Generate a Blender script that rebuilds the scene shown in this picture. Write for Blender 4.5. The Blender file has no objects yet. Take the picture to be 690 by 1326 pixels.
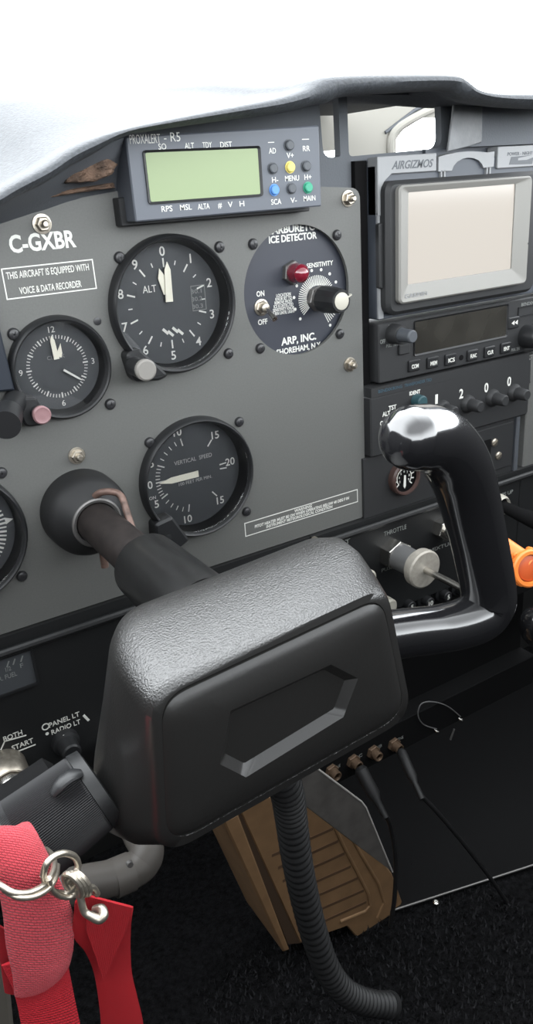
import bpy, bmesh, math, random
from mathutils import Vector, Matrix
random.seed(7)
sc = bpy.context.scene
COL = sc.collection
PI = math.pi

# ---------------------------------------------------------------- units
# Everything is measured in millimetres from the centre of the altimeter:
# X to the right along the panel, d out of the panel towards the pilot, Z up.
FLOOR = -590.0
def W(x, y, z):
    return Vector((x * .001, y * .001, (z - FLOOR) * .001))

# ---------------------------------------------------------------- camera
CAM = Vector((-196.59, -425.065, 59.83))
RGT = Vector((0.8483483, -0.5253451, -0.0657093))
DWN = Vector((-0.2534459, -0.2940038, -0.9215894))
FWD = Vector((0.4648337, 0.7984825, -0.3825642))
FPX = 1000.0
cam_d = bpy.data.cameras.new('camera'); cam = bpy.data.objects.new('camera', cam_d); COL.objects.link(cam)
M = Matrix.Identity(4)
for i in range(3):
    M[i][0] = RGT[i]; M[i][1] = -DWN[i]; M[i][2] = -FWD[i]
M.translation = W(*CAM)
cam.matrix_world = M
cam_d.sensor_fit = 'VERTICAL'; cam_d.sensor_height = 36.0; cam_d.lens = 36.0 * FPX / 1326.0
cam_d.clip_start = .005; cam_d.clip_end = 100
sc.camera = cam

def at(px, py, d):
    """point of the photograph on the plane d mm in front of the panel"""
    r = RGT * ((px - 345) / FPX) + DWN * ((py - 663) / FPX) + FWD
    t = (-d - CAM.y) / r.y
    p = CAM + r * t
    return (p.x, -d, p.z)

# ---------------------------------------------------------------- world and lights
w = bpy.data.worlds.new('overcast_sky'); sc.world = w; w.use_nodes = True
nt = w.node_tree; nt.nodes.clear()
wo = nt.nodes.new('ShaderNodeOutputWorld'); bg = nt.nodes.new('ShaderNodeBackground')
tc = nt.nodes.new('ShaderNodeTexCoord'); sx = nt.nodes.new('ShaderNodeSeparateXYZ')
nt.links.new(tc.outputs['Generated'], sx.inputs[0])
rp = nt.nodes.new('ShaderNodeValToRGB')
rp.color_ramp.elements[0].position = .46; rp.color_ramp.elements[0].color = (.012, .012, .013, 1)
rp.color_ramp.elements[1].position = .50; rp.color_ramp.elements[1].color = (.93, .97, 1, 1)
ma = nt.nodes.new('ShaderNodeMath'); ma.operation = 'MULTIPLY_ADD'; ma.inputs[1].default_value = .5; ma.inputs[2].default_value = .5
nt.links.new(sx.outputs[2], ma.inputs[0]); nt.links.new(ma.outputs[0], rp.inputs[0])
# brightest ahead through the windscreen; behind, an added low bright band stands in for windows, to grade the panel
mr = nt.nodes.new('ShaderNodeMapRange'); mr.interpolation_type = 'SMOOTHSTEP'
mr.inputs['From Min'].default_value = -.48; mr.inputs['From Max'].default_value = .20; mr.inputs['To Min'].default_value = 0; mr.inputs['To Max'].default_value = 1
bd = nt.nodes.new('ShaderNodeMapRange'); bd.interpolation_type = 'SMOOTHSTEP'
bd.inputs['From Min'].default_value = .22; bd.inputs['From Max'].default_value = .60; bd.inputs['To Min'].default_value = 8.4; bd.inputs['To Max'].default_value = 2.4
mx = nt.nodes.new('ShaderNodeMix'); mx.data_type = 'FLOAT'; mx.inputs[3].default_value = 9.0
nt.links.new(sx.outputs[1], mr.inputs['Value']); nt.links.new(sx.outputs[2], bd.inputs['Value'])
nt.links.new(mr.outputs[0], mx.inputs[0]); nt.links.new(bd.outputs[0], mx.inputs[2]); nt.links.new(mx.outputs[0], bg.inputs['Strength'])
nt.links.new(rp.outputs[0], bg.inputs[0]); nt.links.new(bg.outputs[0], wo.inputs[0])

sc.view_settings.view_transform = 'Standard'; sc.view_settings.look = 'None'
sc.view_settings.gamma = 1; sc.view_settings.use_curve_mapping = False
sc.view_settings.exposure = 0.0

# ---------------------------------------------------------------- materials
def mat(name, col, rough=.5, metal=0., spec=.5, coat=0., noise=None, bump=None, trans=0., emit=None, coat_rough=.05):
    m = bpy.data.materials.new(name); m.use_nodes = True
    n = m.node_tree; b = n.nodes['Principled BSDF']
    b.inputs['Base Color'].default_value = (*col, 1); b.inputs['Roughness'].default_value = rough
    b.inputs['Metallic'].default_value = metal; b.inputs['Specular IOR Level'].default_value = spec
    b.inputs['Coat Weight'].default_value = coat; b.inputs['Coat Roughness'].default_value = coat_rough
    b.inputs['Transmission Weight'].default_value = trans
    if emit:
        b.inputs['Emission Color'].default_value = (*emit[0], 1); b.inputs['Emission Strength'].default_value = emit[1]
    tcn = n.nodes.new('ShaderNodeTexCoord')
    if noise:   # (scale, amount, detail)
        t = n.nodes.new('ShaderNodeTexNoise'); t.inputs['Scale'].default_value = noise[0]; t.inputs['Detail'].default_value = noise[2] if len(noise) > 2 else 4
        n.links.new(tcn.outputs['Object'], t.inputs['Vector'])
        r = n.nodes.new('ShaderNodeValToRGB'); a = noise[1]
        r.color_ramp.elements[0].position = .3; r.color_ramp.elements[1].position = .7
        r.color_ramp.elements[0].color = (*[c * (1 - a) for c in col], 1); r.color_ramp.elements[1].color = (*[min(1, c * (1 + a)) for c in col], 1)
        n.links.new(t.outputs['Fac'], r.inputs[0]); n.links.new(r.outputs[0], b.inputs['Base Color'])
    if bump:    # (kind, scale, strength, distance mm)
        if bump[0] == 'noise':
            t2 = n.nodes.new('ShaderNodeTexNoise'); t2.inputs['Scale'].default_value = bump[1]; t2.inputs['Detail'].default_value = 3; o = t2.outputs['Fac']
        elif bump[0] == 'voronoi':
            t2 = n.nodes.new('ShaderNodeTexVoronoi'); t2.inputs['Scale'].default_value = bump[1]; o = t2.outputs['Distance']
        n.links.new(tcn.outputs['Object'], t2.inputs['Vector'])
        bp = n.nodes.new('ShaderNodeBump'); bp.inputs['Strength'].default_value = bump[2]; bp.inputs['Distance'].default_value = bump[3] * .001
        n.links.new(o, bp.inputs['Height']); n.links.new(bp.outputs[0], b.inputs['Normal'])
    return m

M_ = {}
M_['panel'] = mat('grey_panel_paint', (.098, .099, .094), .55, noise=(900, .06, 5), bump=('noise', 1500, .15, .1))
M_['black'] = mat('black_plastic', (.012, .0125, .013), .45, spec=.35)
M_['bezel'] = mat('black_bezel', (.013, .0135, .0145), .42, spec=.4, bump=('noise', 1800, .1, .1))
M_['matte'] = mat('matte_black', (.005, .005, .0053), .85, spec=.1)
M_['dial'] = mat('dial_face', (.045, .049, .054), .6)  # grey raised above black to include the glare veil
M_['dialblue'] = mat('ice_detector_face', (.028, .031, .042), .45)
M_['ink'] = mat('white_ink', (.62, .62, .58), .6)
M_['inkdim'] = mat('faint_ink', (.20, .21, .20), .6)
M_['inkmid'] = mat('grey_ink', (.36, .36, .35), .6)
M_['inkblue'] = mat('blue_ink', (.03, .07, .10), .6)
M_['hand'] = mat('cream_pointer', (.74, .71, .60), .5)
M_['glass'] = None
M_['screw'] = mat('black_screw', (.022, .022, .024), .35)
M_['steel'] = mat('bright_steel', (.62, .60, .56), .25, metal=1.)
M_['nickel'] = mat('worn_nickel', (.42, .38, .32), .34, metal=.9, noise=(400, .15))
M_['darksteel'] = mat('dull_steel', (.16, .155, .15), .45, metal=.7)
M_['knobgrey'] = mat('grey_knob', (.19, .18, .165), .55)
M_['pink'] = mat('pink_knob', (.24, .135, .14), .4)
M_['lamp'] = mat('red_lens', (.16, .010, .022), .12, coat=1.)
M_['hood'] = mat('grained_glareshield', (.036, .040, .046), .63, spec=.52, noise=(500, .3, 6), bump=('noise', 700, .6, .6))
M_['hoodin'] = mat('dark_hood_lining', (.085, .092, .103), .75, bump=('noise', 800, .4, .4))
M_['rust'] = mat('crumbled_foam', (.10, .062, .042), .9, noise=(90, .7, 6), bump=('noise', 300, 1, 2))
M_['tape'] = mat('grey_tape', (.13, .135, .14), .45, noise=(60, .25), bump=('noise', 90, .6, 1.5))
M_['box'] = mat('bluish_black_case', (.050, .057, .070), .5)  # black lifted towards the bluish glare veil
M_['case'] = mat('veil_lifted_case', (.085, .094, .112), .5)  # colour lifted further to carry the pale glare veil
M_['lcd'] = mat('green_lcd', (.25, .305, .18), .2, spec=.12)
M_['avion'] = mat('avionics_black', (.019, .0195, .0205), .55, spec=.4, bump=('noise', 1500, .15, .1))
M_['gpsgrey'] = mat('gps_grey', (.22, .225, .23), .5)
M_['silver'] = mat('silver_bezel', (.22, .215, .20), .5, metal=.1, spec=.3)
M_['screen'] = mat('gps_screen_glow', (.06, .058, .055), .12, emit=((.90, .83, .74), .72))  # emission stands in for the cabin ceiling reflected in the unlit screen
M_['dispdark'] = mat('unlit_display', (.030, .028, .024), .16, coat=.5, noise=(24, .5, 2))
M_['backdrop'] = mat('beige_backdrop', (.20, .195, .18), .6)
M_['yoke'] = mat('yoke_gloss_black', (.008, .008, .009), .14, spec=.9, coat=.6)
M_['crackle'] = mat('crackle_paint', (.013, .0125, .012), .30, spec=1.0, bump=('noise', 1250, .95, .55))
_n = M_['crackle'].node_tree; _bp = [k for k in _n.nodes if k.type == 'BUMP'][0]      # grain bump kept to upward faces so the hub sides stay dark
_g = _n.nodes.new('ShaderNodeNewGeometry'); _s = _n.nodes.new('ShaderNodeSeparateXYZ'); _r = _n.nodes.new('ShaderNodeMapRange')
_r.inputs['From Min'].default_value = .15; _r.inputs['From Max'].default_value = .7; _r.inputs['To Min'].default_value = .06; _r.inputs['To Max'].default_value = 1.0
_n.links.new(_g.outputs['Normal'], _s.inputs[0]); _n.links.new(_s.outputs[2], _r.inputs['Value']); _n.links.new(_r.outputs[0], _bp.inputs['Strength'])
M_['cover'] = mat('moulded_black_cover', (.013, .0125, .012), .36, spec=.5, bump=('noise', 500, .2, .3))
M_['shaft'] = mat('dark_brown_shaft', (.013, .010, .0092), .6, spec=.25, noise=(150, .4))
M_['copper'] = mat('corroded_copper', (.12, .076, .062), .5, metal=.4, noise=(200, .5))
M_['rib'] = mat('printed_black', (.011, .011, .012), .5, spec=.22)
M_['orange'] = mat('orange_plastic', (.75, .20, .035), .4)
M_['tan'] = mat('tan_plastic', (.20, .115, .055), .65, noise=(60, .12))
M_['sleeve'] = mat('grey_sleeve', (.20, .20, .20), .4, metal=.5)
M_['palem'] = mat('pale_brushed_metal', (.38, .355, .31), .5, metal=.35, noise=(300, .12))
M_['edge'] = mat('bare_metal_edge', (.50, .48, .45), .4, metal=.4)
M_['plate'] = mat('dull_aluminium', (.15, .14, .13), .45, metal=.6, noise=(60, .2))
M_['rubber'] = mat('black_rubber', (.011, .011, .0115), .55, spec=.35)
M_['brass'] = mat('dull_brass', (.13, .085, .055), .5, metal=.5)
M_['pvc'] = mat('grey_pipe', (.065, .059, .053), .5, spec=.3)
M_['cream'] = mat('cream_knob', (.42, .40, .34), .5)
M_['yellow'] = mat('yellow_button', (.62, .52, .14), .5)
M_['blue'] = mat('blue_button', (.08, .22, .52), .5)
M_['green'] = mat('green_button', (.03, .26, .16), .5)
M_['dkbtn'] = mat('dark_button', (.06, .066, .075), .5)
M_['teal'] = mat('teal_button', (.02, .06, .07), .5)
M_['carpetbase'] = mat('carpet_backing', (.0045, .0045, .005), .95, spec=.1, noise=(220, .9, 6), bump=('noise', 350, 1, 6))
M_['wall'] = mat('cabin_dark', (.010, .010, .010), .8)
M_['sill'] = mat('grey_beige_trim', (.11, .10, .085), .6)

def web(name, col, sc1, pink=None):
    """woven webbing: fine twill bump in UV space"""
    m = bpy.data.materials.new(name); m.use_nodes = True; n = m.node_tree; b = n.nodes['Principled BSDF']
    b.inputs['Roughness'].default_value = .7; b.inputs['Specular IOR Level'].default_value = .15; b.inputs['Base Color'].default_value = (*col, 1)
    b.inputs['Sheen Weight'].default_value = .10 if pink else .03
    u = n.nodes.new('ShaderNodeUVMap'); mp = n.nodes.new('ShaderNodeMapping'); mp.inputs['Scale'].default_value = (sc1[0], sc1[1], 1)
    n.links.new(u.outputs[0], mp.inputs[0])
    br = n.nodes.new('ShaderNodeTexBrick'); br.inputs['Scale'].default_value = 1; br.inputs['Mortar Size'].default_value = .16; br.inputs['Mortar Smooth'].default_value = 1
    br.inputs['Brick Width'].default_value = 1; br.inputs['Row Height'].default_value = .5
    c1 = [c * 1.1 for c in col]; c2 = [c * .86 for c in col]
    br.inputs['Color1'].default_value = (*c1, 1); br.inputs['Color2'].default_value = (*col, 1); br.inputs['Mortar'].default_value = (*c2, 1)
    n.links.new(mp.outputs[0], br.inputs['Vector']); n.links.new(br.outputs['Color'], b.inputs['Base Color'])
    bp = n.nodes.new('ShaderNodeBump'); bp.inputs['Strength'].default_value = .7; bp.inputs['Distance'].default_value = .0006; bp.invert = True
    n.links.new(br.outputs['Fac'], bp.inputs['Height']); n.links.new(bp.outputs[0], b.inputs['Normal'])
    return m
M_['strap'] = web('lit_red_webbing', (.40, .042, .055), (13, 52), True)  # pinkish tint and sheen put the light on the strap into its colour
M_['ribbon'] = web('red_ribbon', (.36, .007, .013), (40, 200))
def glassmat():
    m = bpy.data.materials.new('clear_glass'); m.use_nodes = True; n = m.node_tree; n.nodes.clear()
    o = n.nodes.new('ShaderNodeOutputMaterial'); t = n.nodes.new('ShaderNodeBsdfTransparent'); g = n.nodes.new('ShaderNodeBsdfGlossy')
    g.inputs['Roughness'].default_value = .03; f = n.nodes.new('ShaderNodeFresnel'); f.inputs['IOR'].default_value = 1.45
    x = n.nodes.new('ShaderNodeMixShader'); n.links.new(f.outputs[0], x.inputs[0]); n.links.new(t.outputs[0], x.inputs[1]); n.links.new(g.outputs[0], x.inputs[2]); n.links.new(x.outputs[0], o.inputs[0])
    return m
M_['glass'] = glassmat()

# ---------------------------------------------------------------- mesh builder (mm)
def V3(p): return Vector(p)
class B:
    def __init__(s): s.v = []; s.f = []; s.uv = None
    def add(s, vs, fs):
        k = len(s.v); s.v += [tuple(v) for v in vs]; s.f += [tuple(i + k for i in f) for f in fs]
    def box(s, x0, x1, d0, d1, z0, z1, bev=0):
        """d0 < d1: distance in front of the panel; bev chamfers the front edges"""
        if bev:
            return s.prism([(x0, z0), (x1, z0), (x1, z1), (x0, z1)], d0, d1, bev)
        vs = [(x, -d, z) for d in (d0, d1) for x, z in ((x0, z0), (x1, z0), (x1, z1), (x0, z1))]
        s.add(vs, [(0, 1, 2, 3), (7, 6, 5, 4), (4, 5, 1, 0), (5, 6, 2, 1), (6, 7, 3, 2), (7, 4, 0, 3)])
    def prism(s, pts, d0, d1, bev=0):
        """outline (x, z) counter-clockwise seen from the pilot, from d0 (back) to d1 (front)"""
        n = len(pts)
        a = sum(pts[i][0] * pts[(i + 1) % n][1] - pts[(i + 1) % n][0] * pts[i][1] for i in range(n))
        if a < 0: pts = pts[::-1]
        rings = [(pts, d0)]
        if bev: rings += [(pts, d1 - bev), (inset(pts, bev), d1)]
        else: rings += [(pts, d1)]
        vs = [(x, -d, z) for P, d in rings for x, z in P]; fs = [tuple(range(n))[::-1]]
        for r in range(len(rings) - 1):
            for i in range(n):
                j = (i + 1) % n; fs.append((r * n + i, r * n + j, (r + 1) * n + j, (r + 1) * n + i))
        fs.append(tuple(range((len(rings) - 1) * n, len(rings) * n)))
        s.add(vs, fs)
    def ring(s, outer, inner, d0, d1, d1i=None, bev=0):
        """frame between two outlines with the same number of points"""
        n = len(outer); d1i = d1 if d1i is None else d1i
        loops = [(outer, d0), (outer, d1 - bev)]
        if bev: loops.append((inset(outer, bev), d1))
        loops += [(inner, d1i), (inner, d0)]
        vs = [(x, -d, z) for P, d in loops for x, z in P]; L = len(loops); fs = []
        for r in range(L):
            q = (r + 1) % L
            for i in range(n):
                j = (i + 1) % n; fs.append((r * n + i, r * n + j, q * n + j, q * n + i))
        s.add(vs, fs)
    def lathe(s, org, axis, prof, n=40, cap0=True, cap1=True, squash=None):
        """prof: list of (t along axis, radius)"""
        a = V3(axis).normalized(); u = a.orthogonal().normalized()
        if abs(a.x) < .99: u = (V3((1, 0, 0)) - a * a.x).normalized()
        w_ = a.cross(u); o = V3(org); vs = []
        for t, r in prof:
            for i in range(n):
                an = 2 * PI * i / n; vs.append(o + a * t + u * (r * math.cos(an)) + w_ * (r * math.sin(an)))
        fs = []
        for k in range(len(prof) - 1):
            for i in range(n):
                j = (i + 1) % n; fs.append((k * n + i, k * n + j, (k + 1) * n + j, (k + 1) * n + i))
        if cap0: fs.append(tuple(range(n))[::-1])
        if cap1: fs.append(tuple(range((len(prof) - 1) * n, len(prof) * n)))
        s.add(vs, fs)
    def disc(s, x, z, prof, n=40, **k):
        s.lathe((x, 0, z), (0, -1, 0), prof, n, **k)
    def tube(s, path, rad, n=14, cap=True, flat=None, up=None):
        P = [V3(p) for p in path]; m = len(P)
        R = rad if isinstance(rad, (list, tuple)) else [rad] * m
        prev = None; vs = []
        for k in range(m):
            t = (P[min(k + 1, m - 1)] - P[max(k - 1, 0)]).normalized()
            if prev is None:
                u = V3(up) if up else (V3((0, 1, 0)) if abs(t.y) < .9 else V3((1, 0, 0)))
            else: u = prev
            u = (u - t * u.dot(t)).normalized(); prev = u; w_ = t.cross(u)
            for i in range(n):
                an = 2 * PI * i / n; fl = 1 if flat is None else flat
                vs.append(P[k] + u * (R[k] * math.cos(an) * fl) + w_ * (R[k] * math.sin(an)))
        fs = []
        for k in range(m - 1):
            for i in range(n):
                j = (i + 1) % n; fs.append((k * n + i, k * n + j, (k + 1) * n + j, (k + 1) * n + i))
        if cap: fs += [tuple(range(n))[::-1], tuple(range((m - 1) * n, m * n))]
        s.add(vs, fs)
    def loft(s, rings, cap0=True, cap1=True):
        n = len(rings[0]); vs = [p for r in rings for p in r]; fs = []
        for k in range(len(rings) - 1):
            for i in range(n):
                j = (i + 1) % n; fs.append((k * n + i, k * n + j, (k + 1) * n + j, (k + 1) * n + i))
        if cap0: fs.append(tuple(range(n))[::-1])
        if cap1: fs.append(tuple(range((len(rings) - 1) * n, len(rings) * n)))
        s.add(vs, fs)
    def bar(s, x0, z0, x1, z1, wd, d0, d1):
        dx, dz = x1 - x0, z1 - z0; l = math.hypot(dx, dz); nx, nz = -dz / l * wd / 2, dx / l * wd / 2
        s.prism([(x0 + nx, z0 + nz), (x0 - nx, z0 - nz), (x1 - nx, z1 - nz), (x1 + nx, z1 + nz)], d0, d1)
    def ticks(s, cx, cz, a0, a1, n, r0, r1, wd, d, skip=None):
        for i in range(n):
            if skip and i % skip == 0: continue
            a = math.radians(a0 + (a1 - a0) * i / max(1, n - 1)); sn, cs = math.sin(a), math.cos(a)
            s.bar(cx + r0 * sn, cz + r0 * cs, cx + r1 * sn, cz + r1 * cs, wd, d, d + .12)
    def text(s, body, x, z, d, h, width=None, align='C', rot=0, bold=.0, valign='C', italic=0, axis=None):
        me = glyphs(body, bold, italic)
        if not me[0]: return
        xs = [p[0] for p in me[0]]; zs = [p[1] for p in me[0]]
        x0, x1, z0, z1 = min(xs), max(xs), min(zs), max(zs)
        k = h / .73; kx = k if width is None else width / (x1 - x0)
        ax = {'L': x0, 'C': (x0 + x1) / 2, 'R': x1}[align]
        az = {'C': .365, 'B': 0}[valign]
        c, sn = math.cos(rot), math.sin(rot)
        vs = []
        for px_, pz_, pd in me[0]:
            a = (px_ - ax) * kx; b_ = (pz_ - az) * k
            vs.append((x + a * c - b_ * sn, -(d + (.12 if pd > 0 else 0)), z + a * sn + b_ * c))
        s.add(vs, me[1])
_gl = {}
def glyphs(body, bold, italic=0):
    key = (body, bold, italic)
    if key not in _gl:
        c = bpy.data.curves.new('t', 'FONT'); c.body = body; c.size = 1; c.extrude = .01; c.offset = bold; c.resolution_u = 3; c.shear = italic
        o = bpy.data.objects.new('t', c); COL.objects.link(o)
        me = bpy.data.meshes.new_from_object(o.evaluated_get(bpy.context.evaluated_depsgraph_get()))
        _gl[key] = ([tuple(v.co) for v in me.vertices], [tuple(p.vertices) for p in me.polygons])
        bpy.data.objects.remove(o); bpy.data.curves.remove(c); bpy.data.meshes.remove(me)
    return _gl[key]

def inset(pts, a):
    n = len(pts); out = []
    for i in range(n):
        p, q, r = pts[i - 1], pts[i], pts[(i + 1) % n]
        def nrm(u, v_):
            dx, dz = v_[0] - u[0], v_[1] - u[1]; l = math.hypot(dx, dz) or 1; return (-dz / l, dx / l)
        n1, n2 = nrm(p, q), nrm(q, r); bx, bz = n1[0] + n2[0], n1[1] + n2[1]; k = bx * n1[0] + bz * n1[1]
        k = max(k, .3); out.append((q[0] + bx * a / k, q[1] + bz * a / k))
    return out
def rrect(x0, x1, z0, z1, r, n=6):
    pts = []
    for cx, cz, a in ((x1 - r, z0 + r, -90), (x1 - r, z1 - r, 0), (x0 + r, z1 - r, 90), (x0 + r, z0 + r, 180)):
        for i in range(n + 1):
            t = math.radians(a + 90 * i / n); pts.append((cx + r * math.cos(t), cz + r * math.sin(t)))
    return pts
def rpoly(corners, n=6):
    """corners (x, z, radius) counter-clockwise, rounded"""
    out = []; m = len(corners)
    for i in range(m):
        p = Vector(corners[i - 1][:2]); q = Vector(corners[i][:2]); r = Vector(corners[(i + 1) % m][:2]); rad = corners[i][2]
        a = (p - q).normalized(); b_ = (r - q).normalized(); ang = a.angle(b_); t = rad / math.tan(ang / 2)
        s0 = q + a * t; s1 = q + b_ * t
        for k in range(n + 1):
            u = k / n; pt = s0 * (1 - u) ** 2 + q * 2 * u * (1 - u) + s1 * u * u; out.append((pt.x, pt.y))
    return out
def circle(x, z, r, n=48, a0=0):
    return [(x + r * math.cos(2 * PI * i / n + a0), z + r * math.sin(2 * PI * i / n + a0)) for i in range(n)]
def smooth(pts, k=8):
    P = [Vector(p) for p in pts]; out = []
    for i in range(len(P) - 1):
        p0, p1, p2, p3 = P[max(i - 1, 0)], P[i], P[i + 1], P[min(i + 2, len(P) - 1)]
        for j in range(k):
            t = j / k
            out.append(.5 * ((2 * p1) + (p2 - p0) * t + (2 * p0 - 5 * p1 + 4 * p2 - p3) * t * t + (3 * p1 - p0 - 3 * p2 + p3) * t ** 3))
    out.append(P[-1]); return out
def lerp_list(vals, k):
    out = []
    for i in range(len(vals) - 1):
        for j in range(k): out.append(vals[i] + (vals[i + 1] - vals[i]) * j / k)
    out.append(vals[-1]); return out

ROOT = {}
def tag(o, label, cat, group=None):
    o['label'] = label; o['category'] = cat
    if group: o['group'] = group
    return o
def thing(name, label, cat, org, group=None):
    o = bpy.data.objects.new(name, None); COL.objects.link(o); o.location = W(*org); o.empty_display_size = .01
    ROOT[o.name] = o.location.copy()
    return tag(o, label, cat, group)
def obj(name, b, m, parent=None, smoothang=35, label=None, uv=None, subsurf=0):
    me = bpy.data.meshes.new(name)
    ws = [W(*v) for v in b.v]
    if parent is None:
        lo = Vector([min(v[i] for v in ws) for i in range(3)]); hi = Vector([max(v[i] for v in ws) for i in range(3)])
        org = Vector(((lo.x + hi.x) / 2, (lo.y + hi.y) / 2, lo.z))
    else:
        r = parent
        while r.parent: r = r.parent
        org = ROOT[r.name]
    me.from_pydata([tuple(v - org) for v in ws], [], b.f); me.update()
    bm = bmesh.new(); bm.from_mesh(me)
    bmesh.ops.recalc_face_normals(bm, faces=bm.faces)
    bm.to_mesh(me); bm.free()
    for p in me.polygons: p.use_smooth = True
    if uv:
        l = me.uv_layers.new(name='UVMap')
        for lp in me.loops: l.data[lp.index].uv = uv[lp.vertex_index]
    me.set_sharp_from_angle(angle=math.radians(smoothang))
    me.materials.append(M_[m] if isinstance(m, str) else m)
    o = bpy.data.objects.new(name, me); COL.objects.link(o)
    if parent is None: o.location = org; ROOT[o.name] = org
    else: o.parent = parent
    if subsurf:
        s_ = o.modifiers.new('s', 'SUBSURF'); s_.levels = subsurf; s_.render_levels = subsurf
    if label: o['label'] = label
    return o
def struct(name, b, m):
    o = obj(name, b, m); o['kind'] = 'structure'; return o
def holed(b, outer, holes, d0, d1):
    """flat plate with holes: filled 2D curve turned to mesh"""
    c = bpy.data.curves.new('p', 'CURVE'); c.dimensions = '2D'; c.fill_mode = 'BOTH'; c.extrude = (d1 - d0) / 2
    for P in [outer] + holes:
        sp = c.splines.new('POLY'); sp.points.add(len(P) - 1); sp.use_cyclic_u = True
        for q, (x, z) in zip(sp.points, P): q.co = (x, z, 0, 1)
    o = bpy.data.objects.new('p', c); COL.objects.link(o)
    me = bpy.data.meshes.new_from_object(o.evaluated_get(bpy.context.evaluated_depsgraph_get()))
    b.add([(v.co.x, -(v.co.z + (d0 + d1) / 2), v.co.y) for v in me.vertices], [tuple(p.vertices) for p in me.polygons])
    bpy.data.objects.remove(o); bpy.data.curves.remove(c); bpy.data.meshes.remove(me)
def dome_screw(x, z, d=0, r=3.3, slot=True):
    b = B(); b.disc(x, z, [(d, r), (d + .8, r), (d + 1.9, r * .8), (d + 2.5, r * .38)], 20)
    if slot:
        a = random.random() * 1.5
        for k in (0, PI / 2):
            c, s_ = math.cos(a + k) * r * .5, math.sin(a + k) * r * .5
            b.bar(x - c, z - s_, x + c, z + s_, .7, d + 2.3, d + 2.62)
    return b
def screws(parent, pts, d=0, r=3.3, m='screw', name='screw'):
    for x, z in pts: obj(name, dome_screw(x, z, d, r), m, parent)
def hexnut(b, x, z, d0, d1, r, a=0.2):
    b.prism(circle(x, z, r, 6, a), d0, d1, .5)

# ================================================================ SETTING
b = B(); b.add([(-900, -1300, FLOOR), (900, -1300, FLOOR), (900, 420, FLOOR), (-900, 420, FLOOR)], [(0, 1, 2, 3)])
b.add([(-900, -1300, FLOOR - 15), (900, -1300, FLOOR - 15), (900, 420, FLOOR - 15), (-900, 420, FLOOR - 15)], [(3, 2, 1, 0)])
b.f += [(0, 4, 5, 1), (1, 5, 6, 2), (2, 6, 7, 3), (3, 7, 4, 0)]
struct('floor', b, 'carpetbase')
b = B(); b.box(-900, 900, -260, -230, FLOOR, -20); struct('wall_front', b, 'wall')
b = B(); b.box(640, 660, -240, 900, FLOOR, 40); struct('wall_right', b, 'wall')  # unseen side and back walls, heights set to shade the lower cabin
b = B(); b.box(-560, -540, -240, 900, FLOOR, 140); struct('wall_left', b, 'wall')  # raised higher to keep the left side of the hub dark
b = B(); b.box(-560, 660, 800, 820, FLOOR, 60); struct('wall_back', b, 'wall')
# carpet pile
b = B()
for i in range(9000):
    x = random.uniform(-40, 260); y = random.uniform(-330, 30); h = random.uniform(3, 7); a = random.uniform(0, PI)
    dx, dy = math.cos(a) * 1.1, math.sin(a) * 1.1; lx, ly = random.uniform(-2.5, 2.5), random.uniform(-2.5, 2.5)
    b.add([(x - dx, y - dy, FLOOR), (x + dx, y + dy, FLOOR), (x + lx, y + ly, FLOOR + h)], [(0, 1, 2)])
M_['pile'] = mat('charcoal_pile', (.024, .024, .026), .95, spec=.1)
o = obj('carpet_pile', b, 'pile'); o['kind'] = 'stuff'; o['label'] = 'charcoal carpet pile on the cockpit floor at lower right'; o['category'] = 'carpet'

# ================================================================ GREY PANEL
HOLES = [(-2.8, 2.3, 36.8), (.8, -105.3, 36.8), (-74.6, -22.6, 26), (86, -.4, 40.2), (-149, -105.6, 36.8)]
root = thing('instrument_panel', 'grey painted instrument panel marked with the white registration', 'panel', (0, 0, -171))
b = B()
outl = rpoly([(-260, -171, .5), (137, -171, 6), (137, 58, 8), (30, 66, .5), (-21, 66, .5), (-60, 62, .5), (-92, 55.5, .5), (-110, 50, .5), (-260, 30, .5)])
holed(b, outl, [circle(x, z, r, 64) for x, z, r in HOLES], -2.5, 0)
obj('panel_plate', b, 'panel', root)
b = B()
p0 = at(16, 326, 0); p1 = at(99, 318, 0)
b.text('C-GXBR', p0[0] - 1, p0[2] - .4, .05, 8.6, p1[0] - p0[0] + 1, 'L', bold=.03, valign='B')
obj('registration_lettering', b, 'ink', root); b = B()
p0 = at(9, 362, 0); p1 = at(115, 347, 0)
b.text('THIS AIRCRAFT IS EQUIPPED WITH', p0[0], (p0[2] + p1[2]) / 2 + 1.3, .05, 3.6, p1[0] - p0[0], 'L', bold=.008)
p0 = at(25, 376, 0); p1 = at(105, 366, 0)
b.text('VOICE & DATA RECORDER', p0[0], (p0[2] + p1[2]) / 2 - .3, .05, 3.6, p1[0] - p0[0], 'L', bold=.008)
obj('recorder_placard', b, 'ink', root); b = B()
q0 = at(330, 688, 0); q1 = at(452, 651, 0); ww = q1[0] - q0[0]; xm = (q0[0] + q1[0]) / 2
q2 = at(392, 658, 0)
zt = (at(318, 676, 0)[2] + at(462, 635, 0)[2]) / 2; zb = (at(318, 691, 0)[2] + at(464, 652, 0)[2]) / 2
hh = zt - zb
b.text('WARNING', xm, zb + hh * .80, .05, 2.2, 15, bold=.02, italic=.15)
b.text('PITOT HEATER MUST BE ON WHEN OPERATING BELOW 40 DEG F IN', xm, zb + hh * .52, .05, 2.2, ww, bold=.02, italic=.15)
b.text('INSTRUMENT METEOROLOGICAL CONDITION', xm - 3, zb + hh * .24, .05, 2.2, ww * .70, bold=.02, italic=.15)
obj('heater_placard', b, 'ink', root)
def frame(root, x0, x1, z0, z1, t, d=.05, m='ink'):
    b = B(); o_ = [(x0, z0), (x1, z0), (x1, z1), (x0, z1)]; b.ring(o_, inset(o_, t), d, d + .12); return obj('placard_border', b, m, root)
frame(root, at(316, 676, 0)[0], at(463, 645, 0)[0], zb - .4, zt + .2, .55)
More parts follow.
